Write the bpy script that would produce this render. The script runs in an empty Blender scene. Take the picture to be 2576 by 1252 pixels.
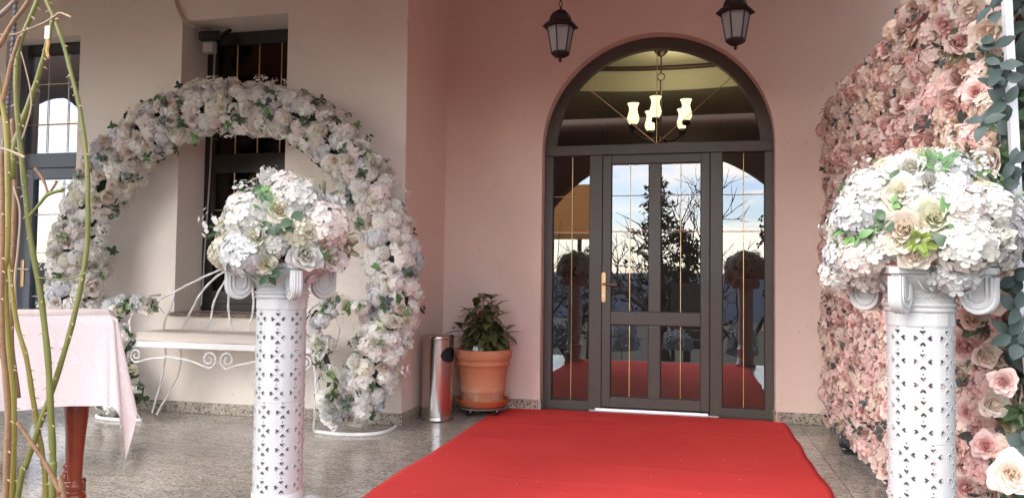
import bpy, bmesh, math, random
import numpy as np
from mathutils import Vector, Matrix, noise
from mathutils.geometry import delaunay_2d_cdt

random.seed(7)
rng = np.random.default_rng(11)
R = math.radians
PI = math.pi
S = bpy.context.scene
COL = S.collection

# ------------------------------------------------------------------ camera
FOC, YAW, ROLL, CAMZ = 1900.0, R(13.4), 0.0122, 1.1
PITCH = math.atan(76 / FOC)
fw = Vector((-math.sin(YAW) * math.cos(PITCH), math.cos(YAW) * math.cos(PITCH), math.sin(PITCH)))
r0 = fw.cross(Vector((0, 0, 1))).normalized()
u0 = r0.cross(fw)
rt = r0 * math.cos(ROLL) + u0 * math.sin(ROLL)
up = u0 * math.cos(ROLL) - r0 * math.sin(ROLL)
CAM = Vector((0, 0, CAMZ))
cd = bpy.data.cameras.new('camera')
cd.sensor_width = 36
cd.lens = FOC / 2576 * 36
cd.clip_end = 6000
cam = bpy.data.objects.new('camera', cd)
COL.objects.link(cam)
m = Matrix((rt, up, -fw)).transposed().to_4x4()
m.translation = CAM
cam.matrix_world = m
S.camera = cam

# ------------------------------------------------------------------ sky and sun
SUN_EL, SUN_AZ = 34, 214          # behind the camera, to its left
w = bpy.data.worlds.new('World')
S.world = w
w.use_nodes = True
nt = w.node_tree
nt.nodes.clear()


def N(nt, typ, **kw):
    n = nt.nodes.new(typ)
    for k, v in kw.items():
        if k in n.inputs:
            n.inputs[k].default_value = v
        else:
            setattr(n, k, v)
    return n


def L(nt, a, b):
    nt.links.new(a, b)


sky = N(nt, 'ShaderNodeTexSky', sky_type='NISHITA', sun_disc=False, sun_elevation=R(SUN_EL), sun_rotation=R(SUN_AZ))
tc = N(nt, 'ShaderNodeTexCoord')
mp = N(nt, 'ShaderNodeMapping')
mp.inputs['Scale'].default_value = (0.55, 0.55, 2.8)
cn = N(nt, 'ShaderNodeTexNoise', Scale=7.0, Detail=9, Roughness=0.6, Distortion=0.6)
cr = N(nt, 'ShaderNodeValToRGB')
cr.color_ramp.elements[0].position = 0.44
cr.color_ramp.elements[0].color = (0.0, 0.0, 0.0, 1)
cr.color_ramp.elements[1].position = 0.64
cr.color_ramp.elements[1].color = (1, 1, 1, 1)
cm = N(nt, 'ShaderNodeMixRGB', Color2=(11.2, 9.8, 8.3, 1))
bgn = N(nt, 'ShaderNodeBackground', Strength=0.12)
wo = N(nt, 'ShaderNodeOutputWorld')
L(nt, tc.outputs['Generated'], mp.inputs['Vector'])
L(nt, mp.outputs[0], cn.inputs['Vector'])
L(nt, cn.outputs['Fac'], cr.inputs[0])
L(nt, cr.outputs[0], cm.inputs[0])
bl = N(nt, 'ShaderNodeMixRGB', blend_type='MULTIPLY', Color2=(0.80, 0.86, 1.0, 1))
bl.inputs[0].default_value = 1.0
L(nt, sky.outputs[0], bl.inputs[1])
L(nt, bl.outputs[0], cm.inputs[1])
L(nt, cm.outputs[0], bgn.inputs[0])
L(nt, bgn.outputs[0], wo.inputs[0])
sd = bpy.data.lights.new('sun', 'SUN')
sd.energy = 0.6
sd.angle = R(40)
sd.color = (1, 0.92, 0.82)
so = bpy.data.objects.new('sun', sd)
COL.objects.link(so)
sdir = Vector((math.sin(R(SUN_AZ)) * math.cos(R(SUN_EL)), math.cos(R(SUN_AZ)) * math.cos(R(SUN_EL)), math.sin(R(SUN_EL))))
so.rotation_euler = sdir.to_track_quat('Z', 'Y').to_euler()
S.view_settings.view_transform = 'Standard'
S.view_settings.look = 'None'
S.view_settings.exposure = 2.4
S.view_settings.gamma = 1
S.view_settings.use_curve_mapping = False
S.cycles.max_bounces = 8
S.cycles.diffuse_bounces = 4
S.cycles.transparent_max_bounces = 12


# ------------------------------------------------------------------ helpers
def ray(x, y):
    return fw + rt * ((x - 1288) / FOC) - up * ((y - 626) / FOC)


def at_y(x, y, Y):
    d = ray(x, y)
    return CAM + d * (Y / d.y)


def at_d(x, y, D):
    return CAM + ray(x, y) * D


class G:
    """A growing mesh: vertices, faces, a float per vertex (t) and a material slot per face."""
    def __init__(s):
        s.v, s.f, s.t, s.m = [], [], [], []

    def add(s, v, f, t=None, mi=0):
        o = len(s.v)
        s.v += [tuple(p) for p in v]
        s.t += list(t) if t is not None else [0.5] * len(v)
        s.f += [tuple(i + o for i in q) for q in f]
        s.m += [mi] * len(f)
        return s

    def merge(s, g, mat, mi=0):
        a = np.array(g.v) @ np.array(mat.to_3x3()).T + np.array(mat.translation)
        return s.add(a.tolist(), g.f, g.t, mi)

    def box(s, x0, x1, y0, y1, z0, z1):
        v = [(x, y, z) for x in (x0, x1) for y in (y0, y1) for z in (z0, z1)]
        return s.add(v, [(0, 1, 3, 2), (4, 6, 7, 5), (0, 4, 5, 1), (2, 3, 7, 6), (0, 2, 6, 4), (1, 5, 7, 3)])

    def tube(s, pts, rad, n=8, twist=0.0, close=False, cap=True):
        pts = [Vector(p) for p in pts]
        k = len(pts)
        rads = rad if isinstance(rad, (list, tuple)) else [rad] * k
        nrm = None
        v, f, tt = [], [], []
        for i, p in enumerate(pts):
            a = pts[(i - 1) % k] if (i or close) else p
            b = pts[(i + 1) % k] if (i < k - 1 or close) else p
            d = (b - a).normalized()
            if nrm is None:
                nrm = d.orthogonal().normalized()
            nrm = (nrm - d * nrm.dot(d))
            nrm = nrm.normalized() if nrm.length > 1e-6 else d.orthogonal().normalized()
            bi = d.cross(nrm)
            for j in range(n):
                an = 2 * PI * j / n + twist * i
                v.append(p + (nrm * math.cos(an) + bi * math.sin(an)) * rads[i])
                tt.append(i / max(1, k - 1))
        for i in range(k if close else k - 1):
            for j in range(n):
                a, b = i * n + j, i * n + (j + 1) % n
                c, d = ((i + 1) % k) * n + (j + 1) % n, ((i + 1) % k) * n + j
                f.append((a, b, c, d))
        if cap and not close:
            f.append(tuple(range(n))[::-1])
            f.append(tuple((k - 1) * n + j for j in range(n)))
        return s.add(v, f, tt)

    def lathe(s, prof, n=24, c=(0, 0), sq=None):
        v, f = [], []
        for (r_, z) in prof:
            for j in range(n):
                a = 2 * PI * (j + .5) / n
                v.append((c[0] + r_ * math.cos(a), c[1] + r_ * math.sin(a), z))
        for i in range(len(prof) - 1):
            for j in range(n):
                f.append((i * n + j, i * n + (j + 1) % n, (i + 1) * n + (j + 1) % n, (i + 1) * n + j))
        if prof[0][0] > 1e-4:
            f.append(tuple(range(n))[::-1])
        if prof[-1][0] > 1e-4:
            f.append(tuple((len(prof) - 1) * n + j for j in range(n)))
        return s.add(v, f)

    def mesh(s, name, mats, smooth=False):
        me = bpy.data.meshes.new(name)
        me.from_pydata(s.v, [], s.f)
        if not isinstance(mats, (list, tuple)):
            mats = [mats]
        for q in mats:
            me.materials.append(q)
        at = me.attributes.new('t', 'FLOAT', 'POINT')
        at.data.foreach_set('value', np.array(s.t, dtype=np.float32))
        if len(mats) > 1:
            me.polygons.foreach_set('material_index', np.array(s.m, dtype=np.int32))
        if smooth:
            me.polygons.foreach_set('use_smooth', np.ones(len(me.polygons), dtype=bool))
        me.update()
        return me


def link(name, me, parent=None, mw=None, local=False):
    o = bpy.data.objects.new(name, me)
    COL.objects.link(o)
    if parent is not None:
        o.parent = parent
        if not local:
            o.matrix_parent_inverse = parent.matrix_basis.inverted()
    if mw is not None:
        o.matrix_basis = mw
    return o


def obj(name, g, mat, parent=None, smooth=False, mw=None, local=False, bevel=0):
    o = link(name, g.mesh(name, mat, smooth), parent, mw, local)
    if bevel:
        b = o.modifiers.new('bevel', 'BEVEL')
        b.width = bevel
        b.segments = 2
        b.limit_method = 'ANGLE'
    return o


def tag(o, label, cat, group=None):
    o['label'] = label
    o['category'] = cat
    if group:
        o['group'] = group
    return o


def thing(name, label, cat, loc=(0, 0, 0), group=None):
    o = bpy.data.objects.new(name, None)
    COL.objects.link(o)
    o.location = loc
    o.empty_display_size = 0.1
    return tag(o, label, cat, group)


def struct(o, kind='structure'):
    o['kind'] = kind
    return o


def box(name, x0, x1, y0, y1, z0, z1, mat, parent=None, bevel=0):
    return obj(name, G().box(min(x0, x1), max(x0, x1), y0, y1, min(z0, z1), max(z0, z1)), mat, parent, bevel=bevel)


def frame_mat(loc, nrm, roll=0.0, sc=1.0):
    z = Vector(nrm).normalized()
    q = z.to_track_quat('Z', 'Y')
    return Matrix.Translation(Vector(loc)) @ q.to_matrix().to_4x4() @ Matrix.Rotation(roll, 4, 'Z') @ Matrix.Scale(sc, 4)


def smoothpath(pts, n=8):
    pts = [Vector(p) for p in pts]
    out = []
    for i in range(len(pts) - 1):
        p0, p1, p2, p3 = pts[max(i - 1, 0)], pts[i], pts[i + 1], pts[min(i + 2, len(pts) - 1)]
        for k in range(n):
            t = k / n
            out.append(0.5 * ((2 * p1) + (p2 - p0) * t + (2 * p0 - 5 * p1 + 4 * p2 - p3) * t * t + (3 * p1 - p0 - 3 * p2 + p3) * t ** 3))
    out.append(pts[-1])
    return out


# ------------------------------------------------------------------ materials
def new_mat(name):
    mt = bpy.data.materials.new(name)
    mt.use_nodes = True
    b = mt.node_tree.nodes['Principled BSDF']
    return mt, mt.node_tree, b


def plain(name, col, rough=0.5, metal=0.0, var=0.0, scale=20.0, bump=0.0, bscale=200.0, coords='Object', spec=None):
    mt, t, b = new_mat(name)
    b.inputs['Base Color'].default_value = (*col, 1)
    b.inputs['Roughness'].default_value = rough
    b.inputs['Metallic'].default_value = metal
    if spec is not None:
        b.inputs['Specular IOR Level'].default_value = spec
    c = N(t, 'ShaderNodeTexCoord')
    if var:
        n = N(t, 'ShaderNodeTexNoise', Scale=scale, Detail=6, Roughness=0.6)
        L(t, c.outputs[coords], n.inputs['Vector'])
        mx = N(t, 'ShaderNodeMixRGB', Color1=(*[q * (1 - var) for q in col], 1), Color2=(*[min(1, q * (1 + var)) for q in col], 1))
        L(t, n.outputs['Fac'], mx.inputs[0])
        L(t, mx.outputs[0], b.inputs['Base Color'])
    if bump:
        n2 = N(t, 'ShaderNodeTexNoise', Scale=bscale, Detail=4)
        L(t, c.outputs[coords], n2.inputs['Vector'])
        bp = N(t, 'ShaderNodeBump', Strength=bump, Distance=0.01)
        L(t, n2.outputs['Fac'], bp.inputs['Height'])
        L(t, bp.outputs[0], b.inputs['Normal'])
    return mt


def stucco(name, col):
    mt, t, b = new_mat(name)
    b.inputs['Roughness'].default_value = 0.92
    b.inputs['Specular IOR Level'].default_value = 0.2
    c = N(t, 'ShaderNodeTexCoord')
    big = N(t, 'ShaderNodeTexNoise', Scale=1.3, Detail=5, Roughness=0.65)
    fine = N(t, 'ShaderNodeTexNoise', Scale=260, Detail=3)
    mid = N(t, 'ShaderNodeTexNoise', Scale=70, Detail=4)
    vor = N(t, 'ShaderNodeTexVoronoi', Scale=17)
    for n in (big, fine, mid, vor):
        L(t, c.outputs['Object'], n.inputs['Vector'])
    mx = N(t, 'ShaderNodeMixRGB', Color1=(*[q * 0.88 for q in col], 1), Color2=(*[min(1, q * 1.07) for q in col], 1))
    L(t, big.outputs['Fac'], mx.inputs[0])
    # little pits and nubs scattered over the render
    rp = N(t, 'ShaderNodeValToRGB')
    rp.color_ramp.elements[0].position = 0.06
    rp.color_ramp.elements[0].color = (1, 1, 1, 1)
    rp.color_ramp.elements[1].position = 0.10
    rp.color_ramp.elements[1].color = (0, 0, 0, 1)
    L(t, vor.outputs['Distance'], rp.inputs[0])
    sep = N(t, 'ShaderNodeSeparateColor')
    L(t, vor.outputs['Color'], sep.inputs[0])
    mx2 = N(t, 'ShaderNodeMixRGB', blend_type='MULTIPLY', Color2=(0.55, 0.50, 0.47, 1))
    mul = N(t, 'ShaderNodeMath', operation='MULTIPLY')
    L(t, rp.outputs[0], mul.inputs[0])
    L(t, sep.outputs[0], mul.inputs[1])
    L(t, mul.outputs[0], mx2.inputs[0])
    L(t, mx.outputs[0], mx2.inputs[1])
    L(t, mx2.outputs[0], b.inputs['Base Color'])
    ad = N(t, 'ShaderNodeMath', operation='MULTIPLY_ADD')
    ad.inputs[1].default_value = 0.6
    L(t, mid.outputs['Fac'], ad.inputs[0])
    L(t, fine.outputs['Fac'], ad.inputs[2])
    ad2 = N(t, 'ShaderNodeMath', operation='MULTIPLY_ADD')
    ad2.inputs[1].default_value = 0.8
    L(t, rp.outputs[0], ad2.inputs[0])
    L(t, ad.outputs[0], ad2.inputs[2])
    bp = N(t, 'ShaderNodeBump', Strength=0.55, Distance=0.008)
    L(t, ad2.outputs[0], bp.inputs['Height'])
    L(t, bp.outputs[0], b.inputs['Normal'])
    return mt


def granite(name, base, dark, light, rough, stretch=(1, 1, 1), scale=60):
    mt, t, b = new_mat(name)
    b.inputs['Roughness'].default_value = rough
    c = N(t, 'ShaderNodeTexCoord')
    mp = N(t, 'ShaderNodeMapping')
    mp.inputs['Scale'].default_value = stretch
    mp.inputs['Rotation'].default_value = (0, 0, 0.5)
    oi = N(t, 'ShaderNodeObjectInfo')
    va = N(t, 'ShaderNodeVectorMath', operation='ADD')
    sc = N(t, 'ShaderNodeVectorMath', operation='SCALE')
    sc.inputs['Scale'].default_value = 9.0
    cx = N(t, 'ShaderNodeCombineXYZ')
    L(t, oi.outputs['Random'], cx.inputs[0])
    L(t, oi.outputs['Random'], cx.inputs[1])
    L(t, cx.outputs[0], sc.inputs[0])
    L(t, c.outputs['Object'], va.inputs[0])
    L(t, sc.outputs[0], va.inputs[1])
    L(t, va.outputs[0], mp.inputs['Vector'])
    n1 = N(t, 'ShaderNodeTexNoise', Scale=scale, Detail=5, Roughness=0.7)
    n2 = N(t, 'ShaderNodeTexNoise', Scale=scale * 0.16, Detail=6, Roughness=0.6, Distortion=1.2)
    n3 = N(t, 'ShaderNodeTexVoronoi', Scale=scale * 1.5)
    for n in (n1, n2, n3):
        L(t, mp.outputs[0], n.inputs['Vector'])
    r1 = N(t, 'ShaderNodeValToRGB')
    e = r1.color_ramp.elements
    e[0].position, e[0].color = 0.36, (*dark, 1)
    e[1].position, e[1].color = 0.66, (*light, 1)
    x = e.new(0.47)
    x.color = (*base, 1)
    L(t, n1.outputs['Fac'], r1.inputs[0])
    mx = N(t, 'ShaderNodeMixRGB', blend_type='MULTIPLY')
    mx.inputs[0].default_value = 0.8
    r2 = N(t, 'ShaderNodeValToRGB')
    r2.color_ramp.elements[0].position = 0.32
    r2.color_ramp.elements[0].color = (0.55, 0.53, 0.50, 1)
    r2.color_ramp.elements[1].position = 0.62
    r2.color_ramp.elements[1].color = (1.1, 1.08, 1.05, 1)
    L(t, n2.outputs['Fac'], r2.inputs[0])
    L(t, r1.outputs[0], mx.inputs[1])
    L(t, r2.outputs[0], mx.inputs[2])
    sp = N(t, 'ShaderNodeSeparateColor')
    L(t, n3.outputs['Color'], sp.inputs[0])
    gt = N(t, 'ShaderNodeMath', operation='GREATER_THAN')
    gt.inputs[1].default_value = 0.88
    L(t, sp.outputs[0], gt.inputs[0])
    mx3 = N(t, 'ShaderNodeMixRGB', Color2=(*dark, 1))
    L(t, gt.outputs[0], mx3.inputs[0])
    L(t, mx.outputs[0], mx3.inputs[1])
    hv = N(t, 'ShaderNodeHueSaturation', Saturation=0.85)
    mrv = N(t, 'ShaderNodeMapRange')
    mrv.inputs['To Min'].default_value = 0.88
    mrv.inputs['To Max'].default_value = 1.10
    L(t, oi.outputs['Random'], mrv.inputs['Value'])
    L(t, mrv.outputs[0], hv.inputs['Value'])
    L(t, mx3.outputs[0], hv.inputs['Color'])
    L(t, hv.outputs[0], b.inputs['Base Color'])
    return mt


def petal_mat(name, outer, inner, trans=0.3, var=0.12):
    """petals: colour by layer (attribute t) with small differences from flower to flower"""
    mt = bpy.data.materials.new(name)
    mt.use_nodes = True
    t = mt.node_tree
    t.nodes.clear()
    at = N(t, 'ShaderNodeAttribute', attribute_name='t')
    mx = N(t, 'ShaderNodeMixRGB', Color1=(*inner, 1), Color2=(*outer, 1))
    L(t, at.outputs['Fac'], mx.inputs[0])
    oi = N(t, 'ShaderNodeObjectInfo')
    c = N(t, 'ShaderNodeTexCoord')
    ns = N(t, 'ShaderNodeTexNoise', Scale=6.0, Detail=3)
    L(t, c.outputs['Object'], ns.inputs['Vector'])
    hs = N(t, 'ShaderNodeHueSaturation')
    mr = N(t, 'ShaderNodeMapRange')
    mr.inputs['To Min'].default_value = 1 - var
    mr.inputs['To Max'].default_value = 1 + var * 0.4
    L(t, oi.outputs['Random'], mr.inputs['Value'])
    L(t, mr.outputs[0], hs.inputs['Value'])
    mr2 = N(t, 'ShaderNodeMapRange')
    mr2.inputs['To Min'].default_value = 0.75
    mr2.inputs['To Max'].default_value = 1.25
    L(t, ns.outputs['Fac'], mr2.inputs['Value'])
    L(t, mr2.outputs[0], hs.inputs['Saturation'])
    L(t, mx.outputs[0], hs.inputs['Color'])
    d = N(t, 'ShaderNodeBsdfDiffuse')
    tr = N(t, 'ShaderNodeBsdfTranslucent')
    gl = N(t, 'ShaderNodeBsdfGlossy', Roughness=0.45)
    gl.inputs['Color'].default_value = (0.9, 0.9, 0.9, 1)
    ms = N(t, 'ShaderNodeMixShader')
    ms.inputs[0].default_value = trans
    ms2 = N(t, 'ShaderNodeMixShader')
    ms2.inputs[0].default_value = 0.03
    o = N(t, 'ShaderNodeOutputMaterial')
    L(t, hs.outputs[0], d.inputs[0])
    L(t, hs.outputs[0], tr.inputs[0])
    L(t, d.outputs[0], ms.inputs[1])
    L(t, tr.outputs[0], ms.inputs[2])
    L(t, ms.outputs[0], ms2.inputs[1])
    L(t, gl.outputs[0], ms2.inputs[2])
    L(t, ms2.outputs[0], o.inputs[0])
    return mt


def leaf_mat(name, c1, c2, rough=0.45):
    mt, t, b = new_mat(name)
    b.inputs['Roughness'].default_value = rough
    oi = N(t, 'ShaderNodeObjectInfo')
    at = N(t, 'ShaderNodeAttribute', attribute_name='t')
    mx = N(t, 'ShaderNodeMixRGB', Color1=(*c1, 1), Color2=(*c2, 1))
    ad = N(t, 'ShaderNodeMath', operation='MULTIPLY_ADD')
    ad.inputs[1].default_value = 0.5
    L(t, at.outputs['Fac'], ad.inputs[0])
    mu = N(t, 'ShaderNodeMath', operation='MULTIPLY')
    mu.inputs[1].default_value = 0.6
    L(t, oi.outputs['Random'], mu.inputs[0])
    L(t, mu.outputs[0], ad.inputs[2])
    L(t, ad.outputs[0], mx.inputs[0])
    L(t, mx.outputs[0], b.inputs['Base Color'])
    return mt


def glass_mat(name, refl=0.2, tint=(0.8, 0.82, 0.82), rough=0.0):
    mt = bpy.data.materials.new(name)
    mt.use_nodes = True
    t = mt.node_tree
    t.nodes.clear()
    tr = N(t, 'ShaderNodeBsdfTransparent')
    tr.inputs[0].default_value = (*tint, 1)
    gl = N(t, 'ShaderNodeBsdfGlossy', Roughness=rough)
    gl.inputs['Color'].default_value = (0.95, 0.97, 1, 1)
    lw = N(t, 'ShaderNodeFresnel', IOR=1.5)
    ad = N(t, 'ShaderNodeMath', operation='ADD', use_clamp=True)
    ad.inputs[1].default_value = refl
    L(t, lw.outputs[0], ad.inputs[0])
    ms = N(t, 'ShaderNodeMixShader')
    o = N(t, 'ShaderNodeOutputMaterial')
    L(t, ad.outputs[0], ms.inputs[0])
    L(t, tr.outputs[0], ms.inputs[1])
    L(t, gl.outputs[0], ms.inputs[2])
    L(t, ms.outputs[0], o.inputs[0])
    return mt


def emit_mat(name, col, strength):
    mt, t, b = new_mat(name)
    b.inputs['Base Color'].default_value = (*col, 1)
    b.inputs['Emission Color'].default_value = (*col, 1)
    b.inputs['Emission Strength'].default_value = strength
    return mt


M = {}
M['wall_pink'] = stucco('plaster_pink', (0.82, 0.66, 0.565))
M['wall_grey'] = stucco('plaster_cream', (0.85, 0.77, 0.685))
M['wall_white'] = stucco('plaster_white', (0.72, 0.70, 0.68))
M['arcade'] = stucco('plaster_brown', (0.15, 0.09, 0.07))
M['floor'] = granite('granite_floor', (0.42, 0.39, 0.33), (0.14, 0.13, 0.11), (0.62, 0.58, 0.51), 0.13, (1, 2.6, 1), 46)
M['skirt'] = granite('granite_skirting', (0.42, 0.36, 0.28), (0.10, 0.085, 0.07), (0.60, 0.53, 0.43), 0.3, (1, 1, 1), 55)
M['sill'] = granite('granite_sill', (0.20, 0.13, 0.09), (0.05, 0.04, 0.03), (0.32, 0.22, 0.16), 0.3, (1, 1, 1), 80)
M['grout'] = plain('grout', (0.10, 0.09, 0.08), 0.9)
M['frame'] = plain('door_frame_paint', (0.080, 0.073, 0.062), 0.36, var=0.18, scale=6, bump=0.02, bscale=300)
M['frame_blue'] = plain('grey_door_paint', (0.10, 0.115, 0.14), 0.4, var=0.1, scale=5)
M['frame_dark'] = plain('window_frame_paint', (0.022, 0.016, 0.014), 0.45, var=0.15, scale=8)
M['gasket'] = plain('black_gasket', (0.01, 0.01, 0.01), 0.6)
M['gold'] = plain('gold_bar', (0.80, 0.58, 0.30), 0.3, 0.9)
M['silver_bar'] = plain('pale_bar', (0.75, 0.72, 0.68), 0.35, 0.8)
M['glass'] = glass_mat('door_glass', 0.135, (0.70, 0.72, 0.72))
M['glass_top'] = glass_mat('fanlight_glass', 0.0, (0.72, 0.72, 0.68))
M['glass_win'] = glass_mat('window_glass', 0.0, (0.4, 0.4, 0.4))
M['alu'] = plain('aluminium', (0.78, 0.78, 0.78), 0.3, 1.0)
M['steel'] = plain('stainless', (0.55, 0.51, 0.48), 0.22, 1.0, bump=0.01, bscale=30)
M['black'] = plain('black_plastic', (0.015, 0.015, 0.017), 0.5)
M['black_iron'] = plain('lantern_iron', (0.018, 0.012, 0.011), 0.5, 0.3, bump=0.1, bscale=150)
M['frost'] = plain('frosted_glass', (0.26, 0.24, 0.24), 0.6, bump=0.03, bscale=180)
M['white_iron'] = plain('white_painted_iron', (0.78, 0.77, 0.75), 0.4, var=0.08, scale=30, bump=0.08, bscale=120)
M['white_plastic'] = plain('white_plastic', (0.48, 0.485, 0.48), 0.42, var=0.03, scale=8)
M['cushion'] = plain('beige_cushion', (0.64, 0.57, 0.50), 0.85, var=0.08, scale=5, bump=0.15, bscale=350)
M['terracotta'] = plain('terracotta', (0.60, 0.20, 0.09), 0.75, var=0.18, scale=9, bump=0.08, bscale=90)
M['terracotta_dark'] = plain('terracotta_saucer', (0.56, 0.15, 0.06), 0.6, var=0.12, scale=7)
M['soil'] = plain('soil', (0.04, 0.028, 0.02), 0.95, var=0.4, scale=40, bump=0.5, bscale=60)
M['wood_red'] = plain('red_varnished_wood', (0.20, 0.035, 0.014), 0.18, var=0.35, scale=12)
M['brass'] = plain('brass_plate', (0.75, 0.50, 0.25), 0.3, 0.9)
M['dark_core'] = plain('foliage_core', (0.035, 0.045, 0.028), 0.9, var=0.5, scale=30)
M['wood_dark'] = plain('dark_wood_panel', (0.045, 0.022, 0.014), 0.4, var=0.3, scale=3)
M['ceiling_cream'] = plain('cream_ceiling', (0.62, 0.60, 0.46), 0.8, var=0.05, scale=2)
M['roof_wood'] = plain('porch_ceiling_wood', (0.50, 0.19, 0.11), 0.6, var=0.2, scale=4)  # red tone chosen for warm bounce onto the upper walls
M['paper'] = plain('white_paper', (0.78, 0.78, 0.80), 0.7, var=0.05, scale=20)
M['cable'] = plain('grey_cable', (0.45, 0.40, 0.36), 0.6)


# terracotta with pale lime bloom on the lower half
def terracotta():
    mt, t, b = new_mat('terracotta_weathered')
    b.inputs['Roughness'].default_value = 0.8
    c = N(t, 'ShaderNodeTexCoord')
    n = N(t, 'ShaderNodeTexNoise', Scale=7, Detail=8, Roughness=0.65)
    n2 = N(t, 'ShaderNodeTexNoise', Scale=3, Detail=3)
    sx = N(t, 'ShaderNodeSeparateXYZ')
    L(t, c.outputs['Object'], n.inputs['Vector'])
    L(t, c.outputs['Object'], n2.inputs['Vector'])
    L(t, c.outputs['Object'], sx.inputs[0])
    mr = N(t, 'ShaderNodeMapRange')
    mr.inputs['From Min'].default_value = 0.30
    mr.inputs['From Max'].default_value = 0.12
    L(t, sx.outputs['Z'], mr.inputs['Value'])
    mu = N(t, 'ShaderNodeMath', operation='MULTIPLY')
    r_ = N(t, 'ShaderNodeValToRGB')
    r_.color_ramp.elements[0].position = 0.45
    r_.color_ramp.elements[1].position = 0.6
    L(t, n.outputs['Fac'], r_.inputs[0])
    L(t, r_.outputs[0], mu.inputs[0])
    L(t, mr.outputs[0], mu.inputs[1])
    base = N(t, 'ShaderNodeMixRGB', Color1=(0.56, 0.20, 0.095, 1), Color2=(0.66, 0.28, 0.15, 1))
    L(t, n2.outputs['Fac'], base.inputs[0])
    mx = N(t, 'ShaderNodeMixRGB', Color2=(0.66, 0.42, 0.28, 1))
    L(t, mu.outputs[0], mx.inputs[0])
    L(t, base.outputs[0], mx.inputs[1])
    L(t, mx.outputs[0], b.inputs['Base Color'])
    return mt


M['pot'] = terracotta()


def carpet_mat():
    mt, t, b = new_mat('red_felt')
    b.inputs['Roughness'].default_value = 0.95
    b.inputs['Specular IOR Level'].default_value = 0.15
    c = N(t, 'ShaderNodeTexCoord')
    n1 = N(t, 'ShaderNodeTexNoise', Scale=1.6, Detail=4)
    n2 = N(t, 'ShaderNodeTexNoise', Scale=240, Detail=3)
    n3 = N(t, 'ShaderNodeTexVoronoi', Scale=11)
    mp2 = N(t, 'ShaderNodeMapping')
    mp2.inputs['Scale'].default_value = (0.5, 9, 1)
    n4 = N(t, 'ShaderNodeTexNoise', Scale=2.0, Detail=3)
    for n in (n1, n2, n3):
        L(t, c.outputs['Object'], n.inputs['Vector'])
    L(t, c.outputs['Object'], mp2.inputs['Vector'])
    L(t, mp2.outputs[0], n4.inputs['Vector'])
    mx = N(t, 'ShaderNodeMixRGB', Color1=(0.60, 0.046, 0.044, 1), Color2=(0.74, 0.072, 0.064, 1))
    L(t, n1.outputs['Fac'], mx.inputs[0])
    rp = N(t, 'ShaderNodeValToRGB')
    rp.color_ramp.elements[0].position, rp.color_ramp.elements[0].color = 0.035, (1, 1, 1, 1)
    rp.color_ramp.elements[1].position, rp.color_ramp.elements[1].color = 0.062, (0, 0, 0, 1)
    L(t, n3.outputs['Distance'], rp.inputs[0])
    sp = N(t, 'ShaderNodeSeparateColor')
    L(t, n3.outputs['Color'], sp.inputs[0])
    gt = N(t, 'ShaderNodeMath', operation='GREATER_THAN')
    gt.inputs[1].default_value = 0.55
    L(t, sp.outputs[1], gt.inputs[0])
    mu = N(t, 'ShaderNodeMath', operation='MULTIPLY')
    L(t, rp.outputs[0], mu.inputs[0])
    L(t, gt.outputs[0], mu.inputs[1])
    mx2 = N(t, 'ShaderNodeMixRGB', Color2=(0.75, 0.45, 0.42, 1))
    L(t, mu.outputs[0], mx2.inputs[0])
    L(t, mx.outputs[0], mx2.inputs[1])
    L(t, mx2.outputs[0], b.inputs['Base Color'])
    ad = N(t, 'ShaderNodeMath', operation='MULTIPLY_ADD')
    ad.inputs[1].default_value = 2.0
    L(t, n4.outputs['Fac'], ad.inputs[0])
    L(t, n2.outputs['Fac'], ad.inputs[2])
    bp = N(t, 'ShaderNodeBump', Strength=0.25, Distance=0.004)
    L(t, ad.outputs[0], bp.inputs['Height'])
    L(t, bp.outputs[0], b.inputs['Normal'])
    return mt


def damask_mat():
    mt, t, b = new_mat('damask_cloth')
    c = N(t, 'ShaderNodeTexCoord')
    v = N(t, 'ShaderNodeTexVoronoi', Scale=14)
    n = N(t, 'ShaderNodeTexNoise', Scale=9, Detail=2)
    L(t, c.outputs['Object'], n.inputs['Vector'])
    ad = N(t, 'ShaderNodeMixRGB', blend_type='ADD')
    ad.inputs[0].default_value = 0.12
    L(t, c.outputs['Object'], ad.inputs[1])
    L(t, n.outputs['Color'], ad.inputs[2])
    L(t, ad.outputs[0], v.inputs['Vector'])
    si = N(t, 'ShaderNodeMath', operation='MULTIPLY')
    si.inputs[1].default_value = 34
    L(t, v.outputs['Distance'], si.inputs[0])
    sn = N(t, 'ShaderNodeMath', operation='SINE')
    L(t, si.outputs[0], sn.inputs[0])
    rp = N(t, 'ShaderNodeValToRGB')
    rp.color_ramp.elements[0].position, rp.color_ramp.elements[0].color = 0.80, (0, 0, 0, 1)
    rp.color_ramp.elements[1].position, rp.color_ramp.elements[1].color = 0.92, (1, 1, 1, 1)
    L(t, sn.outputs[0], rp.inputs[0])
    mx = N(t, 'ShaderNodeMixRGB', Color1=(0.78, 0.66, 0.63, 1), Color2=(0.84, 0.76, 0.74, 1))
    L(t, rp.outputs[0], mx.inputs[0])
    L(t, mx.outputs[0], b.inputs['Base Color'])
    mr = N(t, 'ShaderNodeMapRange')
    mr.inputs['To Min'].default_value = 0.7
    mr.inputs['To Max'].default_value = 0.18
    L(t, rp.outputs[0], mr.inputs['Value'])
    L(t, mr.outputs[0], b.inputs['Roughness'])
    return mt


M['carpet'] = carpet_mat()
M['damask'] = damask_mat()

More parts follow.
